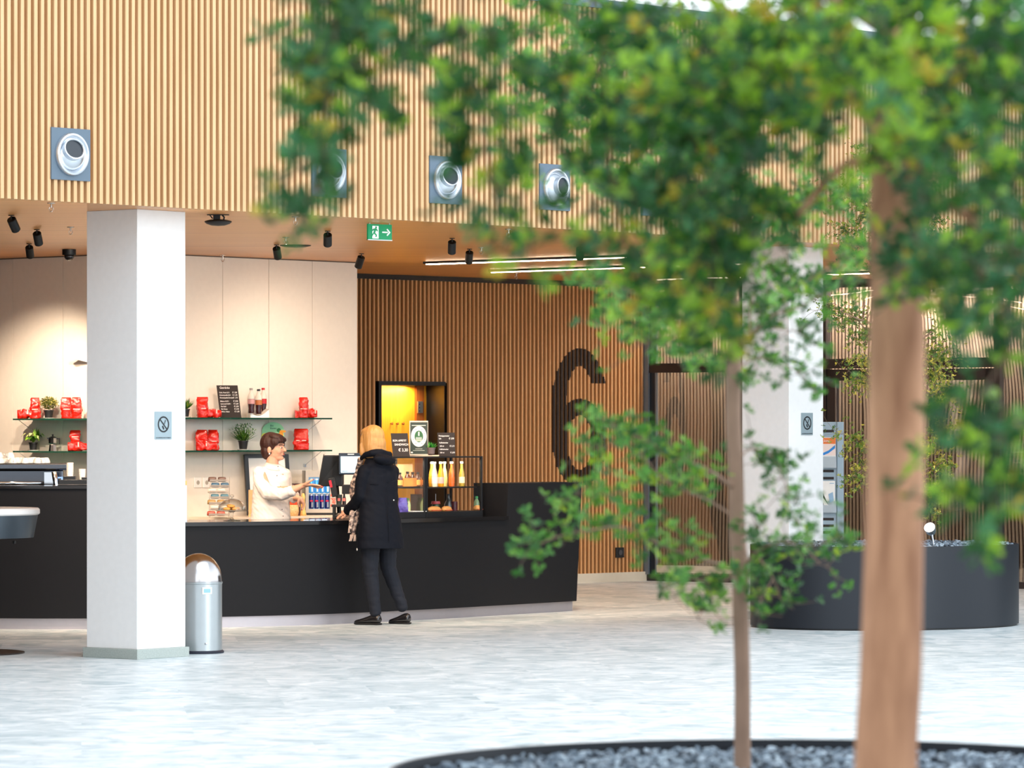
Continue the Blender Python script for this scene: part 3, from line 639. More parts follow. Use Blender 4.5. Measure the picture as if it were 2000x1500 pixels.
# menu board on the upper shelf
d_ang = math.atan2(dL2.y, dL2.x)
def board(name, p, z, w_, h_, tilt, rz, label, lines, m_text=M_chalk, mb=None, shear=0, cat='menu board'):
    t = empty(name, (p.x, p.y, z), rz, label, cat)
    R = Matrix.Rotation(-tilt, 4, 'X')
    m = MB(); m.M = R; m.add([(x, y, zz) for y in (-.004,.004) for x, zz in ((-w_/2,0),(w_/2,0),(w_/2-shear,h_),(-w_/2-shear,h_))], [(0,1,2,3),(7,6,5,4),(0,4,5,1),(1,5,6,2),(2,6,7,3),(3,7,4,0)]); m.build('panel', mb or M_board, t)
    for (s_, x, zz, size, al) in lines:
        pt = R @ V((x-shear*zz/h_, -.0055, zz)); text('lettering', s_, size, m_text, t, pt, (math.pi/2-tilt*1.0, 0, 0), al, .0003, .85, bold=.0004)
    return t
q = wallpt(451, .2)
ML = [('Getränke',-.07,.262,.028,'LEFT')]
for i, (a, b) in enumerate([('Cola, Fanta 0,5 l','€ 1,80'),('Römerquelle 0,5 l','€ 1,70'),('Römerquelle Emotion','€ 1,70'),('Makava 0,33 l','€ 2,90'),('Lemonaid 0,33 l','€ 2,60'),('Red Bull','€ 2,50'),('Bio Eistee','€ 2,95'),('Milch, Kakao','€ 1,90')]):
    ML += [(a, -.078, .222-i*.0235-(.008 if i > 2 else 0), .0165, 'LEFT'), (b, .082, .222-i*.0235-(.008 if i > 2 else 0), .019, 'RIGHT')]
board('menu_board', q, Z1, .19, .292, -.09, .05, 'black drinks menu board with white lettering leaning on the upper shelf', ML, shear=.035)
# cola bottles in a white tray
def bottle(name, p, z, prof, mats, label, group=None, cat='bottle', capm=None, band=None, liq=None):
    t = empty(name, (p[0], p[1], z), 0, label, cat, group)
    m = MB(); m.lathe(prof, 20); m.build('bottle_body', mats, t, smooth='auto')
    H = prof[-1][1]; r = prof[-1][0]
    m = MB(); m.lathe([(0,H-.012),(r+.003,H-.012),(r+.003,H+.006),(0,H+.007)], 14); m.build('cap', capm or M_china, t)
    if band:
        z0, z1, rr, bm = band; m = MB(); m.lathe([(rr,z0),(rr,z1)], 20); m.f = m.f[:-2]; m.m = m.m[:-2]; m.build('bottle_label', bm, t, smooth=True)
    return t
cola = mat('cola_liquid', (58,10,12), .08, coat=1); M_pet = mat('clear_pet', (225,215,205), .08, coat=.6)
cprof = [(0,0),(.026,.002),(.029,.012),(.026,.045),(.031,.075),(.032,.13),(.028,.16),(.016,.19),(.013,.2),(.013,.222)]
t = empty('bottle_tray', (wallpt(503,.14).x, wallpt(503,.14).y, Z1), d_ang-.5, 'white curved display tray under the dark soda bottles on the shelf', 'tray')
m = MB(); n_ = 14; vs = []; 
for i in range(n_): x = -.08+.175*i/(n_-1); k = .045-.028*math.sin(math.pi*min(1, i/(n_-1)*1.25))+(.03 if i > 10 else 0)*(i-10)/3; vs += [(x,-.05,0),(x,-.05,k),(x,.05,k+.01),(x,.05,0)]
m.add(vs, [(i*4+a, (i+1)*4+a, (i+1)*4+(a+1)%4, i*4+(a+1)%4) for i in range(n_-1) for a in range(4)]+[(0,1,2,3),(n_*4-1,n_*4-2,n_*4-3,n_*4-4)]); m.build('tray_body', M_china, t)
for u, of, capm, bm, lb, dz in [(490.5,.16,mat('grey_cap',(160,150,145),.4),mat('silver_pink_label',(205,150,150),.4),'left dark soda bottle with grey cap and silver label',.04),(505,.17,M_black,mat('orange_black_label',(190,110,60),.4),'middle dark soda bottle with black cap',.032),(514,.1,mat('red_cap',(200,20,25),.4),mat('red_label',(200,24,34),.4),'right dark soda bottle with red cap and red label',.044)]:
    q = wallpt(u, of); b = bottle('soda_bottle', q, Z1+dz, cprof[:-4], cola, lb, 'dark soda bottles in the white tray', capm=capm, band=(.085,.128,.0325,bm))
    b.children[0].name = 'liquid'
    m = MB(); m.lathe([(.032,.129),(.028,.16),(.016,.19),(.013,.2),(.013,.222)], 20); m.build('bottle_neck', M_pet, b, smooth='auto')
    cp = [c_ for c_ in b.children if c_.name.startswith('cap')][0]; cp.location = (0,0,.222-cprof[:-4][-1][1]); cp.scale = (.45,.45,1)
# poster card with green bottles on lower shelf
q = wallpt(534, .08); t = empty('juice_poster', (q.x, q.y, Z2), .1, 'round-topped mint green advertising card with fruit and bottles behind the server', 'poster')
m = MB(); m.add([(-.105,0,0),(.1,0,0)]+[(.1*math.cos(a)*1.02-.0025,0,.17+.085*math.sin(a)) for a in [math.pi*i/16 for i in range(17)]], [tuple(range(19))]); m.M = Matrix.Identity(4)
m2 = MB(); n_ = len(m.v); m2.add([(x,-.002,z) for x,y,z in m.v]+[(x,.002,z) for x,y,z in m.v], [tuple(range(n_)), tuple(range(2*n_-1,n_-1,-1))]+[(i, n_+i, n_+(i+1)%n_, (i+1)%n_) for i in range(n_)]); m2.build('card', mat('mint_card', (150,215,165), .5), t)
m = MB()
def disc(cx, cz, rx, rz, mi, y=-.003, n_=18): m.add([(cx+rx*math.cos(2*math.pi*i/n_), y, cz+rz*math.sin(2*math.pi*i/n_)) for i in range(n_)], [tuple(range(n_))], mi)
disc(-.08,.12,.03,.035,0); disc(.07,.14,.022,.03,1); disc(.085,.17,.03,.012,1,-.0035)
for x in (-.045,.035): disc(x,.07,.022,.05,2,-.0032); disc(x,.125,.014,.012,3,-.0036)
disc(.05,.18,.02,.02,3,-.0034); disc(-.08,.06,.02,.03,3,-.0033); disc(-.01,.09,.012,.02,3,-.0034)
m.build('printed_fruit', [mat('print_yellow',(230,225,70),.5), mat('print_orange',(245,160,30),.5), mat('print_peach',(240,205,160),.5), mat('print_green',(40,130,70),.5)], t)
text('lettering', 'Bio\nEistee', .024, mat('print_teal', (20,90,80), .5), t, (-.03,-.004,.215), align='LEFT')
# white wedge jutting by the column
q = wallpt(160, .02, 1); t = MB(); z = gz(695, q.y)
t.add([(-.14,-.06,0),(.2,-.06,0),(.2,0,0),(-.14,0,0),(.2,-.06,-.1),(.2,0,-.1),(-.135,-.06,-.006),(-.135,0,-.006)], [(0,1,2,3),(6,7,5,4),(0,6,4,1),(1,4,5,2),(2,5,7,3),(3,7,6,0)])
tag(t.build('wall_panel', M_white, loc=(q.x, q.y, z)), 'thin white wedge jutting from the cream wall just left of the column', 'wall panel')
# sockets
for u, lb in ((385,'left of two white wall sockets under the glass shelves'),(402,'right of two white wall sockets under the glass shelves')):
    q = wallpt(u, .001); t = empty('wall_socket', (q.x, q.y, gz(942.5, q.y)), d_ang, lb, 'socket', 'white wall sockets')
    m = MB(); m.box(-.045,.045,-.012,0,-.046,.046); m.build('socket_plate', M_china, t, bevel=.004)
    m = MB(); m.M = Matrix.Translation((0,-.0125,0)) @ Matrix.Rotation(math.pi/2,4,'X'); m.lathe([(0,-.004),(.018,-.004),(.02,.001)], 20); m.build('socket_cup', mat('socket_grey', (175,165,152), .5), t)
    m = MB(); m.box(-.009,-.005,-.0135,-.008,-.002,.002); m.box(.005,.009,-.0135,-.008,-.002,.002); m.build('pin_holes', M_black, t)
# leaning framed picture
q = wallpt(526, .2); t = empty('picture_frame', (q.x, q.y, ZB), d_ang-.35, 'black framed white picture leaning on the wall behind the server', 'picture')
R = Matrix.Rotation(-.14, 4, 'X'); m = MB(); m.M = R
w_, h_ = .44, .56
m.box(-w_/2,-w_/2+.035,-.02,.01,0,h_); m.box(w_/2-.035,w_/2,-.02,.01,0,h_); m.box(-w_/2+.035,w_/2-.035,-.02,.01,h_-.035,h_); m.box(-w_/2+.035,w_/2-.035,-.02,.01,0,.035); m.build('frame', M_black, t)
m = MB(); m.M = R; m.box(-w_/2+.03,w_/2-.03,-.008,.005,.03,h_-.03,0); m.box(-.12,.1,-.0095,-.008,.14,h_-.12,1); m.box(.12,.17,-.0095,-.008,.25,.33,2); m.build('picture_sheet', [M_china, mat('print_beige',(225,200,175),.6), mat('print_red',(205,40,20),.6)], t)
# tan wooden board leaning near the server, jar things
q = wallpt(492, .45); m = MB(); m.box(-.03,.03,-.01,.01,0,.24); m.box(-.03,.03,-.03,-.01,0,.02); tag(m.build('wooden_stand', wood('beech', (214,165,110), (228,184,130), 0), loc=(q.x,q.y,ZB), bevel=.002), 'small upright beech wood stand just left of the server', 'stand')
# snack rack
q = wallpt(428, .5); t = empty('snack_rack', (q.x, q.y, ZB), .0, 'clear tiered rack holding snack bars below the shelves', 'rack')
m = MB()
for x in (-.088,.084): m.add([(x,-.08,0),(x+.004,-.08,0),(x+.004,.1,0),(x,.1,0),(x,.06,.36),(x+.004,.06,.36),(x+.004,.1,.36),(x,.1,.36)], [(0,1,2,3),(4,7,6,5),(0,4,5,1),(1,5,6,2),(2,6,7,3),(3,7,4,0)])
for k_ in range(7): z = .02+k_*.05; y = -.08+k_*.021; m.box(-.085,.085,y,y+.07,z,z+.003); m.box(-.085,.085,y-.003,y,z,z+.018)
m.build('acrylic_frame', mat('acrylic', (235,225,215), .05, trans=.6, ior=1.3), t)
sn = [(200,90,70),(245,235,220),(190,150,90),(80,130,150),(240,230,215),(70,110,140),(120,90,80)]
for k_ in range(7):
    q2 = V((q.x-.03+.028*(k_%2), q.y-.055+k_*.021, ZB+.024+k_*.05))
    for j in range(2):
        p_ = empty('snack_bar', q2+V((-.035+j*.085,0,0)), 0, None, 'snack')
        p_['label'] = ('left' if j == 0 else 'right')+' snack bar on '+['the lowest','the second lowest','the third lowest','the middle','the third highest','the second highest','the top'][k_]+' tier of the clear rack'; p_['group'] = 'snack bars in the clear rack'
        mm = MB(); mm.M = Matrix.Rotation(.5,4,'X'); mm.loft([(0,0,0,.04,.018,0),(0,0,.018,.038,.017,0),(0,0,.034,.034,.012,0)], 12, 3); mm.build('wrapper', mat('wrapper_%d' % k_, sn[(k_+j*3)%7], .3), p_, smooth=True)
M_thin = bpy.data.materials.new('thin_glass'); M_thin.use_nodes = True; n = M_thin.node_tree; n.nodes.clear()
o_ = n.nodes.new('ShaderNodeOutputMaterial'); ms = n.nodes.new('ShaderNodeMixShader'); gl = n.nodes.new('ShaderNodeBsdfGlossy'); gl.inputs['Roughness'].default_value = .03
tr = n.nodes.new('ShaderNodeBsdfTransparent'); tr.inputs[0].default_value = (.93,.94,.93,1); lw = n.nodes.new('ShaderNodeLayerWeight'); lw.inputs[0].default_value = .35
n.links.new(lw.outputs['Facing'], ms.inputs[0]); n.links.new(tr.outputs[0], ms.inputs[1]); n.links.new(gl.outputs[0], ms.inputs[2]); n.links.new(ms.outputs[0], o_.inputs[0])
# cake stand with glass dome on the counter
q, a_ = pu(453, .25); t = empty('cake_stand', (q.x, q.y, ZW), 0, 'glass cake stand with domed lid on the counter left of the server', 'cake stand')
m = MB(); m.lathe([(0,0),(.07,0),(.072,.004),(.02,.012),(.008,.03),(.01,.045),(.014,.07),(.03,.078),(.135,.082),(.138,.09),(.132,.09),(0,.086)], 32); m.build('stand', M_thin, t, smooth='auto')
m = MB(); pr = [(.118*math.cos(a), .092+.095*math.sin(a)) for a in [math.pi/2*i/10 for i in range(11)]]; pr[-1] = (.008, .187); m.lathe(pr+[(.006,.195),(.016,.2),(.018,.21),(.012,.218),(0,.22)], 32); m.build('glass_dome', M_thin, t, smooth='auto')
mpas = mat('pastry', (200,140,60), .5, noise_amt=.5, noise_scale=60)
for i, (x, y, z_) in enumerate([(-.04,-.02,0),(.03,-.03,0),(0,.03,0),(-.005,-.01,.022),(.045,.02,.0),(-.02,.02,.024)]):
    m = MB(); m.loft([(0,0,0,.028,.02,i),(0,0,.012,.034,.024,i+.2),(0,0,.024,.018,.012,i+.4)], 14, 2.6)
    tag(m.build('pastry', mpas, smooth=True, loc=(q.x+x, q.y+y, ZW+.09+z_)), 'golden brown pastry piled with others under the glass cake dome', 'pastry', 'pastries under the glass dome')
# small menu holder at the column edge
q, a_ = pu(353, .3); t = empty('menu_holder', (q.x, q.y, ZW), .2, 'upright menu holder with wooden top at the column edge on the counter', 'menu holder')
m = MB(); m.box(-.05,.05,-.01,.01,.3,.335); m.build('wooden_top', wood('beech_top', (214,150,90), (230,170,110), 0), t)
m = MB(); m.box(-.048,.044,-.003,.003,.02,.3,0); m.box(-.04,.035,-.004,-.003,.05,.26,1); m.box(-.05,.05,-.02,.02,0,.02,2); m.box(.044,.05,-.006,.006,.02,.3,2); m.build('menu_sheet', [M_china, mat('sheet_green', (80,140,70), .5), M_alu], t)
# ---------------------------------------------------------------- drinks fridge
q = wallpt(628, .42); t = empty('mini_fridge', (q.x, q.y, ZB), .16, 'small silver countertop drinks fridge full of energy drink cans', 'fridge')
M_fr = mat('fridge_silver', (190,182,172), .4, .3)
m = MB(); m.box(-.15,.15,.02,.26,0,.405); m.build('fridge_cabinet', M_fr, t, bevel=.004)
m = MB(); m.box(-.15,.15,-.02,.02,0,.02,1); m.box(-.15,-.12,-.02,.02,.02,.405,0); m.box(.075,.14,-.02,.02,.02,.405,0); m.box(-.12,.075,-.02,.02,.02,.055,0); m.box(-.12,.075,-.02,.02,.345,.405,0); m.box(.14,.152,-.02,.02,.0,.405,1); m.box(-.152,-.15,-.02,.02,.0,.405,1)
dd = m.build('fridge_door', [M_fr, M_black], t, bevel=.002)
m = MB(); m.box(-.12,.075,.019,.0195,.055,.345,0); m.box(-.12,.075,-.012,.019,.195,.2,1); m.build('fridge_interior', [mat('fridge_inside', (190,215,235), .5, em=(120,190,235), es=.35), M_china], t)
text('lettering', 'Red Bull', .062, mat('coral_lettering', (235,80,55), .5, em=(235,80,55), es=.1), dd, (.124,-.0215,.075), (math.pi/2, -math.pi/2, 0), 'LEFT', .0005, .8, bold=.0012)
canm = [mat('can_blue', (24,36,110), .25, .5), mat('can_silver', (185,190,205), .25, .7), mat('can_red', (190,30,60), .4)]
canl = [mat('can_light_blue', (60,150,215), .3, .3, em=(60,150,215), es=.2), mat('can_white', (215,230,240), .3, .3), canm[2]]
RZ = Matrix.Rotation(.16, 4, 'Z')
for row, (z, ms_) in enumerate(((.058, canm), (.2, canl))):
    for i in range(4):
        pw = V((q.x,q.y,ZB+z))+RZ@V((-.094+i*.048, .0, 0)); ch = empty('drink_can', pw, .16, ('dark blue' if row == 0 else 'light blue')+' energy drink can, '+['leftmost','second from left','third from left','rightmost'][i]+(' on the fridge bottom shelf' if row == 0 else ' on the fridge upper shelf'), 'can', 'cans in the small fridge')
        m = MB(); m.lathe([(0,0),(.017,0),(.0215,.006),(.0215,.12),(.016,.13),(.017,.134),(0,.133)], 16, mi=0); nn_ = len(m.f)
        for fi in range(nn_):
            zc = sum(m.v[k][2] for k in m.f[fi])/len(m.f[fi])
            if zc > .124: m.m[fi] = 1
        m.box(-.002,.014,-.0225,-.018,.012,.06,1); m.box(-.014,.012,-.0225,-.018,.064,.078,2); m.build('can_body', ms_, ch, smooth='auto')
# shelf unit top beside / behind monitor: white box + orange and yellow things right of server
q = wallpt(570, .42); t = empty('storage_box', (q.x, q.y, ZB), .1, 'open dark red crate with orange packet right of the server', 'crate')
m = MB(); m.box(-.075,.075,-.05,.1,.0,.02); m.box(-.075,-.065,-.05,.1,.02,.28); m.box(.065,.075,-.05,.1,.02,.28); m.box(-.065,.065,.09,.1,.02,.28); m.box(-.075,.075,-.05,.1,.28,.29); m.build('crate_body', mat('maroon_board', (70,30,30), .6), t)
m = MB(); m.box(-.06,.06,-.045,.04,.02,.19); tag(m.build('orange_packet', mat('orange_foil', (235,70,25), .35, bump=.5), loc=(q.x,q.y,ZB)), 'orange-red packet inside the dark crate right of the server', 'packet')
# wooden pepper mill / rolling stick near her hand
q = wallpt(592, .52); m = MB(); m.lathe([(0,0),(.03,0),(.028,.02),(.018,.06),(.022,.1),(.016,.14),(.02,.17),(.012,.2),(0,.205)], 18); tag(m.build('pepper_mill', wood('pale_maple', (225,175,95), (240,195,120), 0), smooth=True, loc=(q.x,q.y,ZB)), 'turned pale wooden mill by the hand of the server', 'mill')
q = wallpt(571, .55); m = MB(); m.loft([(0,0,0,.05,.04,0),(0,0,.04,.06,.045,0),(0,0,.1,.055,.04,0)], 16, 3); tag(m.build('bread_basket', wood('wicker', (190,140,80), (240,205,150), 0, s=(60,60,60)), smooth=True, loc=(q.x,q.y,ZB)), 'small pale wicker basket on the back cabinet beside the server', 'basket')
# ---------------------------------------------------------------- till
q, a_ = pu(655, .42); t = empty('cash_register', (q.x, q.y, ZW), 0, 'black point of sale terminal with a lit customer screen facing out', 'cash register')
def X(u): return gx(u, q.y)-q.x
def Zl(v): return gz(v, q.y)-ZW
m = MB(); zb, zt = Zl(950), Zl(889)
m.add([(X(621),.0,zb),(X(668),.05,zb),(X(668),.05,zt),(X(632),0,zt),(X(624),.06,zb-.0),(X(671),.11,zb),(X(671),.14,zt),(X(635),.09,zt)], [(0,1,2,3),(7,6,5,4),(0,4,5,1),(1,5,6,2),(2,6,7,3),(3,7,4,0)]); m.build('monitor', SW, t, bevel=.006)
m = MB(); zb = zt; m.add([(X(620.5),.012,Zl(950)),(X(631.5),.012,zt+.008),(X(668),.06,zt+.008),(X(668),.11,zt+.008),(X(633),.06,zt+.008),(X(623),.07,Zl(950))], [(0,1,4,5),(1,2,3,4)]); m.build('monitor_bezel', mat('taupe_bezel', (175,160,148), .4), t)
m = MB(); m.M = Matrix.Translation((X(684),-.04,Zl(905.5))) @ Matrix.Rotation(.1,4,'Z') @ Matrix.Rotation(-.12,4,'X'); m.box(-.095,.095,0,.025,-.092,.092); sc_ = m.build('customer_display', mat('navy_bezel', (16,34,52), .35), t, bevel=.004)
m2 = MB(); m2.M = m.M; m2.box(-.078,.085,-.002,0,-.077,.062); m2.build('screen', M_screen, t)
m2 = MB(); m2.M = m.M; m2.box(-.02,.035,-.002,0,.076,.084); m2.box(-.07,-.02,-.003,-.002,-.068,-.063,1); m2.box(-.07,.07,-.003,-.002,.045,.047,1); m2.box(-.07,-.03,-.003,-.002,.054,.058,1); m2.build('screen_marks', [M_china, mat('screen_ink', (60,110,130), .5)], t)
m = MB(); m.tube([(X(655),.08,Zl(930)),(X(660),.06,.14),(X(664),.05,0)], .018); m.box(X(648),X(700),-.06,.14,.1,.12); m.box(X(652),X(690),-.05,.12,0,.03); m.box(X(650),X(655),-.06,.14,0,.1); m.box(X(668),X(698),-.03,.08,.21,.29); m.build('stand', SW, t, bevel=.003)
m = MB(); m.M = Matrix.Translation((X(650),-.06,Zl(950))) @ Matrix.Rotation(-.2,4,'Y'); m.box(-.02,.028,-.02,.02,-.09,.075); m.build('card_terminal', SW, t, bevel=.006)
m2 = MB(); m2.M = m.M @ Matrix.Translation((-.008,-.021,.025)); m2.box(-.012,.008,-.002,0,-.03,.03); m2.build('terminal_screen', mat('red_display', (225,30,45), .4, em=(225,30,45), es=.5), t)
for uu, lb, cc in ((662,'dark printed paper cup left of the till stand',(60,70,64)),(672,'small dark bottle with pink label by the till stand',(50,34,30))):
    m = MB(); m.lathe([(0,0),(.022,0),(.027,.085),(.0,.087)] if uu == 662 else [(0,0),(.016,0),(.016,.05),(.008,.075),(.008,.1),(0,.1)], 18)
    m.box(-.012,.012,-.028,-.02,.03,.055,1)
    tag(m.build('small_cup' if uu == 662 else 'small_bottle', [mat('ware_%d' % uu, cc, .3), mat('pink_print', (235,120,110), .5)], smooth='auto', loc=(q.x+X(uu), q.y+.02, ZW+.12)), lb, 'cup' if uu == 662 else 'bottle')
m = MB(); m.box(-.05,.05,-.04,.04,0,.05); tag(m.build('receipt_printer', mat('printer_taupe', (120,98,86), .4), bevel=.006, loc=(q.x+X(672), q.y-.0-.12, ZW)), 'low brown-grey box on the counter by the hand of the customer', 'printer')
for i in range(4):
    q3, _ = pu(598+i*12, .16); m = MB(); m.box(-.022,.022,-.03,.03,0,.004+.002*(i%2)); tag(m.build('counter_tray', M_chrome, loc=(q3.x,q3.y,ZW)), 'flat shiny tray lying on the counter between server and customer', 'tray', 'flat trays on the counter')
# ---------------------------------------------------------------- display cases
def case(ua, ub, label, z1):
    pa, _ = pu(ua, .06); pb, _ = pu(ub, .06); d = (pb-pa); L = d.length; ang = math.atan2(d.y, d.x)
    t = empty('display_case', (pa.x, pa.y, ZW), ang, label, 'display case')
    h = z1-ZW; m = MB(); D = .36; f_ = .02
    m.box(0, L, 0, D, 0, .05); m.box(0, L, 0, D, h-.018, h-.006)
    for x in (0, L-f_): m.box(x, x+f_, 0, .02, .05, h-.018); m.box(x, x+f_, D-.02, D, .05, h-.018)
    m.build('case_frame', M_black, t, bevel=.002)
    m = MB(); m.box(f_, L-f_, .004, .008, .05, h-.018); m.build('front_glass', M_caseg, t)
    m = MB(); m.box(L-.006, L-.002, .02, D-.02, .05, h-.018); m.build('side_glass', M_caseg, t)
    zs = gz(950, pb.y)-ZW
    m = MB(); m.box(f_, L-f_, .05, D-.02, zs-.012, zs); m.build('shelf_plate', M_black, t)
    return t, pa, d.normalized(), ang, L, zs
M_caseg = bpy.data.materials.new('case_glass'); M_caseg.use_nodes = True; n = M_caseg.node_tree; n.nodes.clear()
o_ = n.nodes.new('ShaderNodeOutputMaterial'); ms = n.nodes.new('ShaderNodeMixShader'); gl = n.nodes.new('ShaderNodeBsdfGlossy'); gl.inputs['Roughness'].default_value = .0
tr = n.nodes.new('ShaderNodeBsdfTransparent'); fr = n.nodes.new('ShaderNodeFresnel'); fr.inputs[0].default_value = 1.5
ms.inputs[0].default_value = .07; n.links.new(tr.outputs[0], ms.inputs[1]); n.links.new(gl.outputs[0], ms.inputs[2]); n.links.new(ms.outputs[0], o_.inputs[0])
t1, pa1, d1, an1, L1_, zs1 = case(833, 943, 'right glass display case with juice bottles above rolls', 1.405)
t2, pa2, d2_, an2, L2_, zs2 = case(757, 832, 'left glass display case with brown bottles and snacks behind the customer', 1.405)
def inc(pa, ang, x, y, z): r = V((math.cos(ang)*x-math.sin(ang)*y, math.sin(ang)*x+math.cos(ang)*y)); return V((pa.x+r.x, pa.y+r.y, ZW+z))
def lampin(pa, ang, L, e): 
    a = inc(pa, ang, L/2, .12, .5); b = inc(pa, ang, L/2, .14, 0); o = area('case_lamp', a, b, .5, e, (1, .86, .66), .04)
lampin(pa1, an1, L1_, 3.2); lampin(pa2, an2, L2_, 4.5)
def xat(pa, ang, u, y):          # distance along the case of what is seen at column u
    d = V((math.cos(ang), math.sin(ang))); P = pa+V((-math.sin(ang), math.cos(ang)))*y; return (on(P, d, u)-P).dot(d)
jb = [(0,0),(.024,.002),(.026,.012),(.026,.105),(.02,.135),(.012,.165),(.011,.2),(.012,.212)]
for u, y, c_, lb in [(843,.17,(240,190,60),'yellow juice bottle at the left of the display shelf'),(849,.1,(250,235,200),'milky bottle with white label, front left of the display shelf'),(861,.12,(250,165,20),'orange juice bottle with pink label on the display shelf'),(868,.2,(245,225,140),'pale lemonade bottle behind the orange juice'),(882,.13,(240,110,40),'blood orange juice bottle on the display shelf'),(902,.13,(190,160,60),'olive yellow bottle standing apart on the display shelf')]:
    p = inc(pa1, an1, xat(pa1, an1, u, y), y, zs1)
    bottle('juice_bottle', p, p.z, jb, mat('juice_%d' % u, c_, .1, coat=.8, em=c_, es=.0), lb, 'juice bottles in the right display case', capm=M_china, band=(.03,.085,.0268,mat('label_%d' % u, {849:(245,240,225),861:(240,190,180),902:(250,235,190)}.get(u, c_), .5)))
def roll(pa, an, u, y, r, col, label, z=.05):
    p = inc(pa, an, xat(pa, an, u, y), y, z); t = empty('bread_roll', p, an, label, 'bread roll')
    m = MB(); m.loft([(0,0,0,r*.8,.03,0),(0,0,.012,r,.036,0),(0,0,.032,r*.85,.03,0),(0,0,.044,r*.4,.015,0)], 20, 2.4); m.build('crust', mat('crust', col, .5, noise_amt=.2), t, smooth=True)
    m = MB(); m.box(-r*.8,r*.7,-.037,-.02,.006,.012); m.build('filling', mat('ham', (215,90,60), .5), t)
roll(pa1, an1, 848, .12, .085, (222,160,90), 'filled sandwich roll at the lower left of the right display case')
roll(pa1, an1, 872, .1, .06, (235,200,140), 'small pale roll lying on the floor of the right display case')
roll(pa1, an1, 933, .1, .045, (200,165,120), 'pale roll in the lower right corner of the right display case')
p = inc(pa1, an1, xat(pa1, an1, 851, .2), .2, .05); m = MB(); m.lathe([(0,0),(.03,0),(.034,.05),(.03,.06),(0,.06)], 18, mi=0); m.lathe([(0,.06),(.042,.062),(.036,.085),(0,.087)], 18, mi=1); m.tube([(0,0,.085),(-.0,0,.15)], .002, 6, 2)
tag(m.build('salad_cup', [mat('cup_green', (60,90,60), .3), mat('pink_lid', (205,80,80), .4), M_alu], smooth='auto', loc=p), 'small cup with a pink lid behind the sandwich roll', 'cup')
p = inc(pa1, an1, xat(pa1, an1, 887, .2), .2, .05); m = MB(); m.lathe([(0,0),(.03,0),(.03,.08),(0,.082)], 18); tag(m.build('jam_jar', mat('berry_jar', (90,30,40), .2), smooth='auto', loc=p), 'dark berry coloured jar in the lower right display case', 'jar')
p = inc(pa1, an1, xat(pa1, an1, 931, .2), .2, .05); bottle('water_bottle', p, p.z, [(0,0),(.025,.002),(.026,.06),(.02,.08),(.01,.1),(.01,.115)], mat('green_tint', (110,140,110), .1, coat=.6), 'small bottle with green cap, lower right of the right display case', capm=mat('green_cap', (60,150,90), .4))
p = inc(pa1, an1, xat(pa1, an1, 876, .24), .24, .05); bottle('carafe', p, p.z, [(0,0),(.035,.002),(.038,.05),(.02,.09),(.012,.12),(.014,.14)], mat('smoke_glass', (60,64,62), .08, coat=.8), 'smoky glass carafe behind the pale roll in the display case', capm=M_black)
# left case contents
p = inc(pa2, an2, xat(pa2, an2, 801, .2), .2, zs2); t = empty('bottle_carrier', p, an2, 'orange cardboard six-pack carrier in the left display case', 'carrier')
m = MB(); m.box(-.14,.14,-.05,.05,0,.07); m.build('carton', mat('orange_carton', (235,150,70), .5), t); m = MB(); m.box(-.1,.1,.06,.075,.07,.19); m.build('back_card', mat('tan_card', (215,160,110), .6), t)
bb = [(0,0),(.024,.002),(.026,.06),(.024,.08),(.011,.1),(.011,.115)]
for u, y, dz, lb in [(781,.15,.0,'brown glass bottle nearest the customer in the left display case'),(796,.19,.005,'brown glass bottle in the middle of the orange carrier'),(816,.16,.0,'brown glass bottle at the right of the orange carrier'),(829,.14,0,'brown glass bottle against the post of the left display case'),(806,.22,0,'brown glass bottle at the back of the orange carrier')]:
    p = inc(pa2, an2, xat(pa2, an2, u, y), y, zs2+dz); bottle('brown_bottle', p, p.z, bb, mat('amber_glass', (70,34,14), .08, coat=1), lb, 'brown glass bottles', capm=M_black, band=(.01,.055,.0268,mat('orange_band', (245,160,80), .5)))
p = inc(pa2, an2, xat(pa2, an2, 787, .1), .1, .05); m = MB(); v_, f_ = bagmesh(.08,.05,.125,31); m.add(v_, f_); tag(m.build('candy_bag', mat('purple_foil', (96,84,190), .25, coat=.6, noise_amt=.5, noise_scale=50, bump=.8), smooth=True, loc=p), 'purple blue snack bag in the left display case by the coat', 'snack bag')
for u, lb in ((797,'pale green bottle beside the purple snack bag'),(826,'pale green bottle near the post of the left display case')):
    p = inc(pa2, an2, xat(pa2, an2, u, .14), .14, .05); bottle('green_drink_bottle', p, p.z, [(0,0),(.022,.002),(.024,.06),(.018,.085),(.01,.1),(.01,.112)], mat('pale_lime', (205,220,150), .2, coat=.5), lb, 'pale green bottles', capm=mat('lime_cap', (120,180,90), .4))
p = inc(pa2, an2, xat(pa2, an2, 813, .24), .24, .05); m = MB(); m.box(-.05,.05,-.03,.03,0,.15); tag(m.build('dark_package', mat('dark_cocoa_pack', (70,40,32), .4, noise_amt=.4, noise_scale=80), loc=p), 'dark brown package between the two pale green bottles', 'package')
p = inc(pa2, an2, xat(pa2, an2, 812, .08), .08, .05); m = MB(); m.loft([(0,0,0,.09,.03,0),(0,0,.008,.1,.035,0),(0,0,.01,.085,.028,0)], 20, 3); tag(m.build('serving_dish', M_china, smooth=True, loc=p), 'flat white dish at the bottom of the left display case', 'dish')
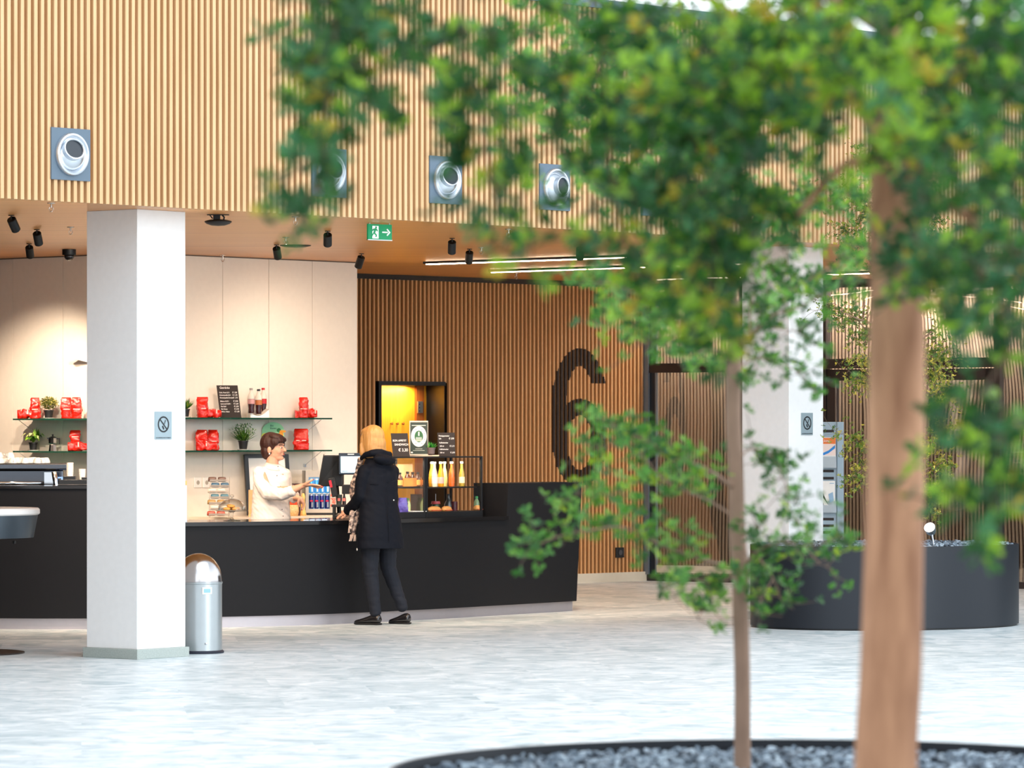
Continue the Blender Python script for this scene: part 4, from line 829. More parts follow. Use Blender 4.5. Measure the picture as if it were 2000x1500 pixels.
# things on top of the cases
ZT = 1.4
def top(u, y, pa=pa1, an=an1): return inc(pa, an, xat(pa, an, u, y), y, ZT-ZW)
p = top(784, .1, pa2, an2); board('sandwich_board', p, ZT, .145, .2, -.08, .06, 'small black board reading bon appetit sandwich on the left display case', [('BON APPETIT',-.062,.13,.0225,'LEFT'),('SANDWICH',-.05,.095,.026,'LEFT'),('€ 3,30',.06,.045,.036,'RIGHT')], shear=.02)
p = top(828, .1); m = MB(); m.box(-.13,.13,-.05,.06,0,.012); tag(m.build('display_tray', mat('pale_tray', (225,200,170), .4), loc=(p.x,p.y,ZT), bevel=.002), 'thin pale tray under the poster and succulent on the display case', 'tray')
p = top(818, .1); t = empty('menu_poster', (p.x, p.y, ZT+.012), .05, 'dark poster with a white ring round a green disc above the display cases', 'poster')
m = MB(); m.box(-.08,.08,0,.01,0,.295,0); m.box(-.074,.076,-.001,0,.008,.283,1); m.build('poster_panel', [mat('poster_edge', (225,205,180), .5), mat('poster_dark', (48,58,48), .5)], t)
m = MB(); disc(0,.16,.068,.09,0,-.0015,40); disc(0,.16,.037,.05,1,-.002,32); disc(-.06,.022,.01,.007,0,-.0016)
for a in (20,60,120,200,240,300,340): disc(.052*math.cos(a*.01745),.16+.07*math.sin(a*.01745),.0035,.004,1,-.0022,8)
m.build('printed_ring', [mat('poster_white', (240,230,220), .5), mat('poster_green', (50,100,60), .5)], t)
m = MB()
for k_ in range(4): m.box(-.026,.026,-.003,-.0022,.148-k_*.0095,.153-k_*.0095)
m.box(-.006,.006,-.003,-.0022,.165,.2); m.box(-.06,.06,-.002,-.001,.252,.258); m.box(-.05,.05,-.002,-.001,.038,.0405); m.box(-.03,.03,-.002,-.001,.052,.055); m.build('printed_lines', mat('poster_cream', (225,225,205), .5), t)
p = top(841.5, .03); t = empty('potted_succulent', (p.x, p.y, ZT+.012), 0, 'small green succulent in a grey pot on the right display case', 'potted plant')
pot(t, .032, .037, .062, False, mat('grey_clay', (108,92,88), .7)); m = MB(); leafy(m, (0,0,.055), 70, .07, 1.1, .006, seed=4); m.build('foliage', [mat('succulent', (60,165,50), .4), mat('succulent_dark', (30,110,40), .4), mat('succulent_light', (120,200,80), .4)], t)
p = top(873, .1); board('price_board', p, ZT, .15, .205, -.08, .06, 'small black price board at the right end above the display cases', [('Frischgepresster',-.065,.172,.0165,'LEFT'),('Saft',-.065,.148,.017,'LEFT'),('€ 3,90',.068,.148,.02,'RIGHT'),('Kaffeebecher',-.062,.112,.017,'LEFT'),('200 ml',-.06,.083,.016,'LEFT'),('€ 3,10',.068,.083,.018,'RIGHT'),('Kaffeebecher',-.062,.055,.017,'LEFT'),('300 ml',-.06,.026,.016,'LEFT'),('€ 3,90',.07,.026,.018,'RIGHT')], shear=.01)
# ---------------------------------------------------------------- espresso machine and cups on the left
Ym = 34.55; xm = gx(132, Ym); t = empty('espresso_machine', (xm-.55, Ym, ZW), 0, 'large chrome espresso machine behind the raised left end of the counter', 'coffee machine')
m = MB(); zt = gz(905, Ym)-ZW
m.box(-.6,.55,0,.5,zt-.055,zt,0); m.box(-.6,.5,.12,.5,0,zt-.055,0); m.build('machine_body', mat('gunmetal', (95,98,104), .2, .9), t, bevel=.012)
m = MB(); n_ = 10; vs = []
for i in range(n_+1): a = i/n_*1.5; vs += [(-.6,.1-.16*math.sin(a), .06+.26*(1-math.cos(a))*.0+.26*i/n_), (.44-.10*math.cos(a*1.02),.1-.16*math.sin(a), .06+.26*i/n_)]
m.add(vs, [(i*2, i*2+1, i*2+3, i*2+2) for i in range(n_)]); o = m.build('front_shield', mat('chrome_wavy', (200,205,210), .12, 1, bump=.5, noise_scale=6), t, smooth=True); sd = o.modifiers.new('s', 'SOLIDIFY'); sd.thickness = .01
m = MB(); m.tube([(.46,-.05,.1),(.47,-.09,.25),(.44,-.05,.4)], .022, 12); m.box(.36,.44,-.06,.1,.1,.4); m.build('steam_column', M_chrome, t, smooth='auto')
m = MB(); m.box(.47,.56,-.02,.1,.25,.36); m.build('side_screen', mat('blue_lcd', (120,160,220), .2, em=(120,160,230), es=.3), t)
def cup(p, label, group, s_=1, upside=True):
    t = empty('coffee_cup', p, random.random()*6, label, 'cup', group); t.scale = (s_,)*3
    m = MB(); pr = [(0,0),(.038,0),(.041,.004),(.036,.025),(.026,.045),(.02,.05),(0,.05)]; m.lathe(pr, 18); m.build('cup_bowl', M_china, t, smooth='auto')
    m = MB(); m.tube([(.033,0,.035),(.05,0,.034),(.053,0,.02),(.037,0,.014)], .004, 6); m.build('handle', M_china, t, smooth=True)
ztop = ZW+zt
for r_ in range(3):
    for i in range(9):
        cup((xm-1.1+i*.105+r_*.02, Ym+.06+r_*.13, ztop), 'white coffee cup upside down in the bottom layer on the espresso machine', 'white cups stored on the espresso machine', .9+.1*random.random())
for i in range(4): cup((xm-.78+i*.095, Ym+.1, ztop+.046), 'white coffee cup stacked on top of the others on the espresso machine', 'white cups stacked on others on the espresso machine', .9)
q, a_ = pu(148, .12); zb = 1.172
t = empty('cup_organiser', (q.x, q.y, zb), 0, 'black counter organiser box beside the espresso machine', 'organiser')
m = MB(); m.box(-.14,.18,-.07,.09,0,.012); m.box(-.14,-.13,-.07,.09,.012,.06); m.box(-.14,.18,-.07,-.06,.012,.05); m.box(-.1,.0,-.05,.05,.012,.078); m.box(.05,.12,-.04,.05,.012,.07); m.build('tray_box', M_black, t, bevel=.002)
for u, dz, n_, lb in ((137,.06,7,'tall stack of white paper cups in the black organiser'),(161,.05,3,'short stack of white cups beside the column')):
    tt = empty('cup_stack', (gx(u,q.y), q.y-.01, zb+.05), 0, lb, 'cup stack')
    for k_ in range(n_): m = MB(); z = k_*.013; m.lathe([(0,z),(.022,z),(.029,z+.06),(.031,z+.062),(.027,z+.06)], 18); m.build('paper_cup', mat('paper_white', (240,228,218), .6), tt, smooth='auto')
# ---------------------------------------------------------------- standing table at the left edge
Yt = 29.9; t = empty('standing_table', (gx(-75, Yt), Yt, 0), 0, 'tall standing table with white rim and grey drum cut by the left frame edge', 'table')
zt = gz(992, Yt)
m = MB(); R_ = (gx(77, Yt)-gx(-75, Yt)); pr = [(0,zt-.05),(R_-.012,zt-.05),(R_,zt-.04),(R_,zt-.012),(R_-.012,zt),(0,zt)]; m.lathe(pr, 64); m.build('table_top', mat('white_laminate', (245,240,235), .3), t, smooth='auto')
m = MB(); m.lathe([(0,zt-.235),(R_-.045,zt-.215),(R_-.015,zt-.06),(R_-.015,zt-.05)], 64); m.build('drum', mat('grey_lacquer', (70,80,88), .35, .4), t, smooth='auto')
m = MB(); m.lathe([(.04,0.01),(.04,zt-.22)], 20); m.build('pole', SW, t, smooth='auto')
m = MB(); m.lathe([(0,0),(R_-.11,0),(R_-.11,.01),(0,.02)], 64); m.build('base_plate', mat('dark_base', (45,35,32), .4), t, smooth='auto')
m = MB(); m.tube([(R_-.18,-.02,zt-.24),(R_-.18,-.02,zt-.26)], .012); m.build('foot_screw', SW, t)
# ---------------------------------------------------------------- wall outlet on slatted wall, brochure rack
q = MD @ V((ad(1209), 0, gz(1080, 43.7))); t = empty('slat_wall_outlet', q, angD, 'small black outlet box low on the slatted oak wall', 'outlet')
m = MB(); m.box(-.06,.06,-.02,.0,-.055,.055); m.build('outlet_frame', M_black, t, bevel=.004); m = MB(); m.M = Matrix.Translation((0,-.021,0)) @ Matrix.Rotation(math.pi/2,4,'X'); m.lathe([(0,0),(.024,.0),(.028,.004)], 18); m.build('outlet_cup', mat('outlet_grey', (70,70,74), .4), t)
Yr = 37.3; xr = gx(1647, Yr); t = empty('brochure_rack', (xr, Yr, 0), -.12, 'grey metal brochure rack standing behind the far column', 'rack')
M_rack = mat('blue_grey_metal', (160,178,190), .4, .3); zt = gz(824, Yr); wR = .5; m = MB()
m.box(-wR,-.055,.0,.02,.02,zt,0); m.box(-.055,-.0,-.02,.16,0,zt,0); m.box(-wR,-wR+.02,-.02,.16,0,zt,0); m.box(-wR,0,.0,.3,0,.03,0)
for v in (842,908+12,931+3,1014,1027,1040): z = gz(v, Yr); m.box(-.42,-.085,-.003,.0,z-.012,z+.012,1)
m.build('rack_panel', [M_rack, mat('slot_dark', (40,30,26), .6)], t, bevel=.002)
for (v0, v1) in ((855,913),(940,1000)):
    za, zb_ = gz(v1, Yr), gz(v0, Yr); m = MB(); m.box(-.45,-.06,-.06,-.055,za,za+.1); m.box(-.45,-.06,-.06,0,za-.006,za); m.build('brochure_tray', mat('clear_tray', (220,232,240), .1, trans=.5), t)
za = gz(912, Yr); bt = empty('brochure', V((xr-.075, Yr-.02, za)), -.12, 'brochure with orange header and blue arc in the upper rack tray', 'brochure')
m = MB(); m.box(-.19,.005,-.03,-.015,0,.27,0); m.box(-.19,.005,-.032,-.03,.21,.265,1); m.box(-.19,.005,-.032,-.03,.105,.21,2)
m.add([(-.19,-.034,.105),(-.15,-.034,.11),(-.06,-.034,.15),(.0,-.034,.2),(.0,-.034,.17),(-.06,-.034,.125),(-.12,-.034,.1)], [(0,1,2,3,4,5,6)], 3)
m.build('cover', [M_china, mat('orange_header', (232,120,50), .5), mat('pale_print', (238,215,205), .5), mat('blue_arc', (40,130,205), .5)], bt)
text('lettering', 'sun.king', .032, M_china, bt, (-.1,-.0335,.228), ext=.0003)
za = gz(995, Yr); bt = empty('brochure', V((xr-.075, Yr-.02, za)), -.12, 'white brochure with a dark coat photo in the lower rack tray', 'brochure')
m = MB(); m.box(-.19,.0,-.03,-.015,0,.26,0); m.add([(-.19,-.032,.06),(-.06,-.032,.04),(-.11,-.032,.15),(-.13,-.032,.18),(-.17,-.032,.18),(-.19,-.032,.16)], [(0,1,2,3,4,5)], 1); m.add([(-.1,-.033,.04),(-.06,-.033,.04),(-.14,-.033,.15)], [(0,1,2)], 0); m.add([(-.16,-.0335,.06),(-.125,-.0335,.06),(-.13,-.0335,.12),(-.15,-.0335,.13)], [(0,1,2,3)], 2); m.add([(-.05,-.033,.06),(-.01,-.033,.08),(-.02,-.033,.16),(-.06,-.033,.14)], [(0,1,2,3)], 3); m.box(-.05,-.01,-.032,-.03,.235,.242,3)
m.build('cover', [M_china, mat('photo_dark', (54,52,46), .5), mat('photo_brown', (150,100,70), .5), mat('photo_blue', (150,180,205), .5)], bt)
# green and black box lying in the planter by the rack
# ================================================================ people
def headparts(m, C, fw, tilt=0):
    """skull, face, nose, jaw, ears grown round C; returns the matrix of the head frame"""
    f_ = V((fw[0], fw[1], 0)).normalized(); l_ = V((-f_.y, f_.x, 0)); R = Matrix((f_, l_, V((0,0,1)))).transposed() @ Matrix.Rotation(tilt, 3, 'Y')
    def e_(c_, r_): m.ell(C+R@V(c_), r_, R, 18, 12)
    e_((-.015,0,.025),(.09,.073,.094)); e_((.03,0,-.025),(.062,.056,.08)); e_((.046,0,-.085),(.036,.036,.027)); e_((.015,0,-.06),(.06,.052,.04))
    e_((.077,0,.026),(.014,.042,.010)); e_((.056,.033,-.03),(.03,.024,.03)); e_((.056,-.033,-.03),(.03,.024,.03)); e_((.086,0,-.059),(.012,.021,.009)); e_((.078,0,-.092),(.014,.016,.013))
    m.tube([C+R@V((.082,0,.012)), C+R@V((.1,0,-.014)), C+R@V((.106,0,-.026))], [.007,.010,.012], 10); e_((.106,0,-.027),(.012,.014,.010))
    for s_ in (1,-1): e_((-.012,.074*s_,-.02),(.018,.011,.031))
    return Matrix.Translation(C) @ R.to_4x4()
def face(HM, parent, lip=(176,84,80)):
    m = MB(); m.M = HM
    for s_ in (1,-1): m.ell((.079,.029*s_,-.001),(.009,.013,.007), seg=12, rings=8, mi=0); m.ell((.0865,.030*s_,-.001),(.004,.006,.0062), seg=10, rings=6, mi=1)
    m.build('eye', [mat('eye_white',(228,216,208),.3), mat('iris_brown',(44,28,20),.2)], parent, smooth=True)
    m = MB(); m.M = HM
    for s_ in (1,-1): m.tube([(.088,.014*s_,.021),(.084,.033*s_,.025),(.07,.05*s_,.018)], [.003,.0035,.002], 6)
    m.build('eyebrow', mat('brow_brown',(58,34,22),.8), parent, smooth=True)
    m = MB(); m.M = HM; m.ell((.094,0,-.054),(.0065,.019,.0042), seg=12, rings=6); m.ell((.092,0,-.063),(.007,.016,.0048), seg=12, rings=6); m.build('lips', mat('lips_%d' % lip[0],lip,.4), parent, smooth=True)
def hand(m, wrist, palm, fingers, thumb, pr=(.042,.022,.036)):
    m.limb([wrist, palm], [.024,.027])
    for pts, r_ in fingers: m.limb(pts, [r_]*(len(pts)-1)+[r_*.8])
    m.limb(thumb, [.014,.011,.009][:len(thumb)])
def person(name, u0, Y0, label):
    X0 = gx(u0, Y0); t = empty(name, (X0, Y0, 0), 0, label, 'person')
    def P(u, v, dy=0): return V((gx(u, Y0+dy)-X0, dy, gz(v, Y0+dy)))
    return t, P
M_shirt = mat('white_shirt', (243,232,224), .75, bump=.25, noise_scale=14)
M_darktr = mat('dark_trousers', (22,27,38), .85, bump=.3, noise_scale=30)
M_hairb = mat('dark_brown_hair', (58,27,19), .6, noise_amt=.5, noise_scale=40, stretch=(1,1,.15), bump=.5)
M_hairy = mat('blonde_hair', (192,140,80), .45, noise_amt=.28, noise_scale=45, stretch=(1,1,.12), bump=.5)
M_nail = mat('red_nails', (205,24,40), .2, coat=1)
# ---- server
t, P = person('person', 532, 35.1, 'person with short dark hair and white shirt behind the counter, holding out an open hand')
C_ = P(535, 874, 0); FW = (math.cos(.35), -math.sin(.35))
m = MB(); HM = headparts(m, C_, FW)
m.limb([C_+V((-.012,.005,-.055)), P(532,916,.0)], [.05,.056])
m.loft([(P(531,1015).x,0,P(531,1015).z,.13,.09,-.5),(P(531,960).x,0,P(531,960).z,.12,.09,-.5),(P(532,925).x,0,P(532,925).z,.13,.08,-.5),(P(532,912).x,0,P(532,912).z,.06,.05,0)])
for s_ in (-1,1): m.limb([V((.07*s_,.02*s_,.82)), V((.08*s_,.03*s_,.46)), V((.08*s_,.04*s_,.09))], [.085,.055,.04]); m.limb([V((.08*s_,.04*s_,.06)), V((.16*s_ if s_ > 0 else -.02,-.08,.035))], [.035,.03])
wr = P(591,949,-.31)
m.limb([P(510,928,-.09), P(522,960,-.19), P(572,957,-.285), wr], [.045,.04,.037,.023])
pm = P(600,947,-.32); m.ell(pm, (.045,.036,.015), None); m.limb([wr, pm], [.023,.018])
tips = []
for (a_, b_, c_, r_) in [((610,946.5,-.352),(619,947.5,-.362),(627,949.5,-.368),.0082),((611,947.5,-.332),(621,949,-.338),(630,951,-.342),.0085),((610.5,948.5,-.312),(620,950.5,-.314),(628,953,-.314),.0082),((609,949,-.293),(616,951.5,-.288),(622,954,-.284),.0072)]:
    pts = [P(600+(a_[0]-600)*.3,947,-.32+(a_[2]+.32)*.6), P(*a_), P(*b_), P(*c_)]; m.limb(pts, [.011, r_+.001, r_, r_*.8]); tips.append((pts[-2], pts[-1], r_))
pts = [P(596,945.5,-.345), P(604,940.5,-.36), P(611.5,937,-.366)]; m.limb(pts, [.013,.0105,.008]); tips.append((pts[-2], pts[-1], .008))
m.limb([P(556,925,.1), P(561,955,.07), P(573,971,-.02), P(581,972,-.06)], [.045,.04,.034,.024])
wl = P(581,972,-.06); pl = P(588,977,-.08); m.limb([wl, pl], [.024,.021]); m.ell(pl, (.024,.032,.032))
for k_, dy in enumerate((-.115,-.095,-.073,-.053)):
    pts = [pl+V((.005,0,0)), P(592+.5*k_%2,982,dy), P(593,989,dy-.003), P(590,995.5-k_*.8,dy-.003)]; m.limb(pts, [.012,.0098,.009,.0078]); tips.append((pts[-2], pts[-1], .008))
m.limb([P(584,975,-.11), P(582,982,-.125), P(584,989,-.125)], [.012,.0105,.009])
fuse(m.build('body', M_skin, t), .0042, 3)
face(HM, t)
m = MB()
for a_, b_, r_ in tips: d = (b_-a_).normalized(); m.ell(b_+d*r_*.35+V((0,-r_*.35,r_*.3)), (r_*.8, r_*.5, r_*.55), None, 10, 6)
m.build('painted_nail', M_nail, t, smooth=True)
m = MB(); m.M = HM
def HE(c_, r_, tilt=0): m.ell(c_, r_, Matrix.Rotation(tilt, 3, 'Y'), 20, 14)
HE((-.028,0,.038),(.098,.086,.096)); HE((-.052,0,-.03),(.064,.082,.072)); HE((.03,-.012,.088),(.072,.07,.034), .25); HE((.03,.062,.035),(.045,.022,.05)); HE((.032,-.067,.05),(.044,.018,.034), .5); HE((.072,-.03,.066),(.034,.04,.02), .75); HE((.078,.02,.07),(.03,.036,.02), .6); HE((-.06,0,-.065),(.045,.07,.04))
fuse(m.build('hair', M_hairb, t), .004, 2, lambda c_: .0022*noise.noise(V((c_.x*40, c_.y*40, c_.z*9)))+.0012*noise.noise(V((c_.x*140, c_.y*140, c_.z*16))))
m = MB(); m.M = HM; m.ell((-.004,-.086,-.054),(.0075,.0075,.0075)); m.build('pearl_earring', mat('pearl',(240,230,220),.15,coat=1), t, smooth=True)
m = MB()
rg = [(530,1070,.175,.125),(529,1035,.178,.125),(529,1012,.172,.12),(529,985,.162,.115),(530,958,.162,.12),(532,938,.16,.115),(533,922,.15,.1),(533,913,.105,.08),(534,907,.062,.058)]
m.loft([(P(u,v).x, .0, P(u,v).z, a_, b_, 0) for u, v, a_, b_ in rg], 32)
m.limb([P(506,924,-.07), P(508,942,-.14), P(523,962,-.19), P(550,965,-.25), P(569,960,-.28)], [.056,.056,.06,.056,.049]); m.tube([P(566,960.5,-.278), P(574,958,-.288)], [.051,.053], 20)
m.limb([P(556,926,.08), P(560,955,.06), P(571,970,-.01)], [.056,.052,.046]); m.tube([P(570,969,-.005), P(577,972,-.035)], [.046,.05], 20)
def fold(c_): return .006*noise.noise(V((c_.x*9+c_.z*6, c_.y*9, c_.z*16)))+.004*noise.noise(V((c_.x*24, c_.y*24, c_.z*40+c_.x*30)))
fuse(m.build('shirt', M_shirt, t), .0055, 3, fold)
m = MB()     # collar
n_ = 20; cc = P(534,909,0); vs = []
for i in range(n_+1):
    a_ = -.35-2.6+5.2*i/n_+math.pi; d = V((math.cos(a_), math.sin(a_), 0)); k_ = .5+.5*math.cos(i/n_*2*math.pi)
    vs += [cc+d*.062+V((0,0,.03-.02*k_)), cc+d*(.085+.02*k_)+V((0,0,-.006-.038*k_))]
m.add(vs, [(i*2, i*2+1, i*2+3, i*2+2) for i in range(n_)]); o = m.build('collar', M_shirt, t, smooth=True); sd = o.modifiers.new('s','SOLIDIFY'); sd.thickness = .004
m = MB()
for u, v, dy in ((543,911,-.1),(541,929,-.118),(548,950,-.125),(551,995,-.12),(553,1008,-.12)): p = P(u,v,dy); m.ell(p, (.005,.004,.005), None, 10, 6)
m.build('shirt_button', mat('button_grey',(120,110,105),.3), t, smooth=True)
m = MB()
for s_ in (-1,1): m.limb([V((.07*s_,.02*s_,.86)), V((.08*s_,.03*s_,.46)), V((.08*s_,.04*s_,.1))], [.08,.066,.055])
m.loft([(0,0,.78,.15,.11,0),(0,0,.9,.155,.115,0)], 24)
fuse(m.build('trousers', M_darktr, t), .008, 3)
def shoe(m, heel, toe, sole_m=1, lift=0):
    d = (toe-heel); L = d.length; a_ = math.atan2(d.y, d.x); R = Matrix.Translation(heel) @ Matrix.Rotation(a_, 4, 'Z') @ Matrix.Rotation(lift, 4, 'Y')
    m.M = R
    prof = [(0,.034,.03),(.12,.037,.0),(.3,.034,0),(.5,.036,0),(.72,.043,0),(.9,.036,0),(1,.018,0)]
    vs = []; 
    zt_ = [.085,.098,.092,.07,.052,.042,.03]; n_ = len(prof)
    for (k_, w_, _), z in zip(prof, zt_):
        x = k_*L; vs += [(x,-w_,.014),(x,-w_*.92,z*.6),(x,-w_*.45,z),(x,w_*.45,z),(x,w_*.92,z*.6),(x,w_,.014)]
    m.add(vs, [(i*6+a, i*6+a+1, i*6+7+a, i*6+6+a) for i in range(n_-1) for a in range(5)]+[(i*6+5,i*6,i*6+6,i*6+11) for i in range(n_-1)]+[(0,5,4,3,2,1), tuple(range((n_-1)*6, n_*6))], 0)
    vs = []
    for (k_, w_, _) in prof: x = k_*L*1.02-.004; vs += [(x,-w_-.003,0),(x,-w_-.003,.02),(x,w_+.003,.02),(x,w_+.003,0)]
    m.add(vs, [(i*4+a, i*4+a+1, i*4+5+a, i*4+4+a) for i in range(n_-1) for a in range(3)]+[(i*4+3,i*4,i*4+4,i*4+7) for i in range(n_-1)]+[(0,3,2,1), tuple(range((n_-1)*4, n_*4))], 1)
    m.M = Matrix.Identity(4)
M_shoe = mat('black_shoe_leather', (26,24,26), .22, coat=.5); M_sole = mat('shoe_sole', (16,15,16), .6)
for s_ in (-1,1):
    m = MB(); shoe(m, V((.08*s_-.06,.06*s_+.02,0)), V((.08*s_+.12,.06*s_-.12,0))); o = m.build('shoe', [M_shoe, M_sole], t, smooth='auto'); o.modifiers.new('s','SUBSURF').levels = 1
# ---- customer
t, P = person('person', 745, 34.15, 'person with blonde hair, navy hooded coat and jeans standing at the counter, seen from behind')
C_ = P(726, 861, .07); FW = (-.80, .60)
m = MB(); HM = headparts(m, C_, FW, .12)
m.limb([C_+V((.0,0,-.05)), P(735,898,.03)], [.05,.055])
m.loft([(P(743,1040).x,0,P(743,1040).z,.15,.1,.84),(P(742,985).x,.01,P(742,985).z,.13,.09,.84),(P(740,920).x,.02,P(740,920).z,.15,.09,.84),(P(737,903).x,.03,P(737,903).z,.06,.05,0)])
LEG = [([P(724,1040,-.04), P(723,1112,.0), P(733,1194,.03)], [.08,.05,.036]), ([P(757,1040,.1), P(758,1108,.17), P(785,1184,.2)], [.08,.05,.036])]
for pts, rs in LEG: m.limb(pts, rs)
m.limb([P(712,922,-.1), P(705,968,-.09), P(681,996,.15)], [.04,.036,.026]); wr = P(682,995,.17); pm = P(673,1003,.2); m.limb([wr, pm], [.025,.024]); m.ell(pm, (.036,.034,.02), Matrix.Rotation(.7, 3, 'Y'))
for k_, (du, dy) in enumerate(((0,.165),(-1.5,.19),(-1.5,.215),(.5,.238))):
    m.limb([pm, P(667+du,1006,dy), P(662+du,1009.5,dy+.004), P(660+du,1013,dy+.004)], [.013,.0098,.009,.008])
m.limb([P(677,1003,.165), P(673,1009,.155), P(668,1012.5,.16)], [.013,.011,.009])
m.limb([P(764,922,.12), P(758,965,.25), P(728,996,.4)], [.04,.036,.026]); pm = P(722,1000,.43); m.limb([P(728,996,.4), pm], [.025,.022])
for k_ in range(4): m.limb([pm, pm+V((-.03,-.03+.02*k_,-.015)), pm+V((-.055,-.035+.023*k_,-.032))], [.012,.0095,.008])
m.limb([pm, pm+V((-.0,-.04,-.02)), pm+V((-.02,-.06,-.03))], [.013,.011,.009])
fuse(m.build('body', M_skin, t), .0045, 3); face(HM, t)
m = MB(); m.M = HM
HE((-.02,0,.035),(.1,.09,.098)); HE((-.04,0,-.03),(.082,.094,.1)); m.loft([(-.035,0,-.17,.066,.092,0),(-.032,0,-.11,.08,.1,0),(-.028,0,-.04,.088,.1,0),(-.02,0,.04,.09,.09,0)], 24)
HE((.04,.062,-.04),(.035,.024,.1)); HE((.035,-.062,-.03),(.035,.024,.09)); HE((.035,0,.085),(.06,.066,.032),.35); m.limb([(.05,.07,-.03),(.05,.075,-.1),(.035,.075,-.15)], [.022,.024,.014])
fuse(m.build('hair', M_hairy, t), .0045, 3, lambda c_: .0022*noise.noise(V((c_.x*50, c_.y*50, c_.z*3)))+.0012*noise.noise(V((c_.x*150, c_.y*150, c_.z*5))))
m = MB(); A_ = .84
rg = [(744,1071,.235,.15,0),(743,1045,.228,.148,0),(742,1015,.21,.14,0),(741,985,.188,.128,.005),(740,955,.186,.125,.01),(740,930,.186,.12,.015),(739,914,.175,.11,.02),(737,903,.13,.09,.025),(734,894,.08,.07,.03)]
m.loft([(P(u,v).x, dy, P(u,v).z, a_, b_, A_) for u, v, a_, b_, dy in rg], 36)
m.limb([P(713,921,-.1), P(707,945,-.1), P(704,968,-.09), P(693,984,.02), P(681,996,.13)], [.06,.058,.057,.052,.047])
m.limb([P(765,921,.1), P(760,965,.24), P(735,990,.36)], [.06,.052,.045])
m.limb([P(706,896,.05), P(712,889,-.04), P(726,885,-.08), P(745,884,-.07), P(760,888,.0), P(762,892,.08)], [.018,.022,.026,.03,.03,.026]); m.ell(P(751,898,-.07), (.125,.06,.042), Matrix.Rotation(.84,3,'Z') @ Matrix.Rotation(.12,3,'Y')); m.limb([P(706,896,.06), P(712,890,.13), P(735,885,.17), P(760,890,.1)], [.018,.022,.024,.03])
def cf(c_): return .007*noise.noise(V((c_.x*7, c_.y*7+c_.z*3, c_.z*7)))+.004*noise.noise(V((c_.x*18+c_.z*14, c_.y*18, c_.z*22)))
M_coat = mat('navy_coat', (8,12,23), .75, spec=.2, bump=.2, noise_scale=25)
co = fuse(m.build('coat', M_coat, t), .0065, 3, cf)
m = MB(); fx = V((-.743,.669,0)); bx = V((.743,-.669,0))
p0, p1 = P(726,944,-.15), P(764,942,-.1)
m.tube([P(722,945,-.155), P(740,946,-.15)], .003, 6); m.tube([P(757,943,-.12), P(775,939,-.06)], .003, 6); m.tube([P(756,950,-.125), P(758,1000,-.13), P(760,1060,-.14)], .0022, 6)
m.build('coat_seam', M_coat, t)
m = MB()
for u, v, dy in ((697.5,1073,-.02),(737,1067,-.165),(769,977,-.08)): m.ell(P(u,v,dy), (.006,.006,.012 if v > 1000 else .006), None, 8, 6)
m.build('coat_toggle', M_china, t, smooth=True)
m = MB()
for pts, rs in LEG: m.limb(pts, [.093,.066,.047])
for pts, rs in LEG: m.limb([pts[1]*.28+pts[2]*.72, pts[2]], [.05,.05])
m.ell(P(741,1035,.03), (.14,.12,.1))
fuse(m.build('jeans', mat('dark_denim', (9,15,29), .8, noise_amt=.2, noise_scale=60), t), .006, 3, lambda c_: .005*noise.noise(V((c_.x*14, c_.y*14, c_.z*28))))
def floorp(u, dy): p = P(u, 1100, dy); return V((p.x, p.y, 0))
m = MB(); shoe(m, floorp(744,.0), floorp(692,.13)); m.build('shoe', [M_shoe, M_sole], t, smooth='auto').modifiers.new('s','SUBSURF').levels = 1
m = MB(); shoe(m, floorp(801,.16)+V((0,0,.0)), floorp(760,.27)); m.build('shoe', [M_shoe, M_sole], t, smooth='auto').modifiers.new('s','SUBSURF').levels = 1
# scarf: checked wool, over the near forearm and hanging in front
def check(name, a, b, c3):
    m_ = bpy.data.materials.new(name); m_.use_nodes = True; n = m_.node_tree; bb_ = n.nodes['Principled BSDF']; bb_.inputs['Roughness'].default_value = .95
    t_ = n.nodes.new('ShaderNodeTexCoord'); ck = n.nodes.new('ShaderNodeTexNoise'); ck.inputs['Scale'].default_value = 26; rp_ = n.nodes.new('ShaderNodeValToRGB')
    mp = n.nodes.new('ShaderNodeMapping'); mp.inputs['Scale'].default_value = (1,1,1.6); n.links.new(t_.outputs['Object'], mp.inputs[0]); n.links.new(mp.outputs[0], ck.inputs['Vector']); n.links.new(ck.outputs['Fac'], rp_.inputs[0]); n.links.new(rp_.outputs[0], bb_.inputs['Base Color'])
    el = rp_.color_ramp.elements; rp_.color_ramp.interpolation = 'CONSTANT'; el[0].color = srgb(a); el[0].position = 0; el[1].color = srgb(b); el[1].position = .45; e3 = el.new(.56); e3.color = srgb(c3); return m_
M_scarf = check('checked_wool', (92,80,80), (176,150,136), (232,206,188))
m = MB(); m.limb([P(704,898,.14), P(698,925,.2), P(690,945,.22), P(688,965,.22), P(692,990,.2)], [.024,.024,.024,.024,.018]); m.limb([P(697,1000,.04), P(695,1010,.03), P(692,1028,.03), P(690,1046,.03)], [.016,.026,.024,.018]); m.limb([P(688,1000,.0), P(686,1018,.0), P(685,1030,.0)], [.02,.02,.016])
fuse(m.build('scarf', M_scarf, t), .006, 2, lambda c_: .009*noise.noise(V((c_.x*40, c_.y*40, c_.z*14))))
m = MB(); r = random.Random(4)
for i in range(26): u = r.uniform(681,696); v0 = 1044 if u > 684 else 1028; p = P(u, v0, .03+r.uniform(-.03,.03)); m.tube([p, p+V((r.uniform(-.008,.004), 0, -.03)), p+V((r.uniform(-.016,.004), 0, -.055))], [.003,.003,.0015], 5)
m.build('scarf_fringe', mat('fringe_cream', (226,200,184), .9), t)
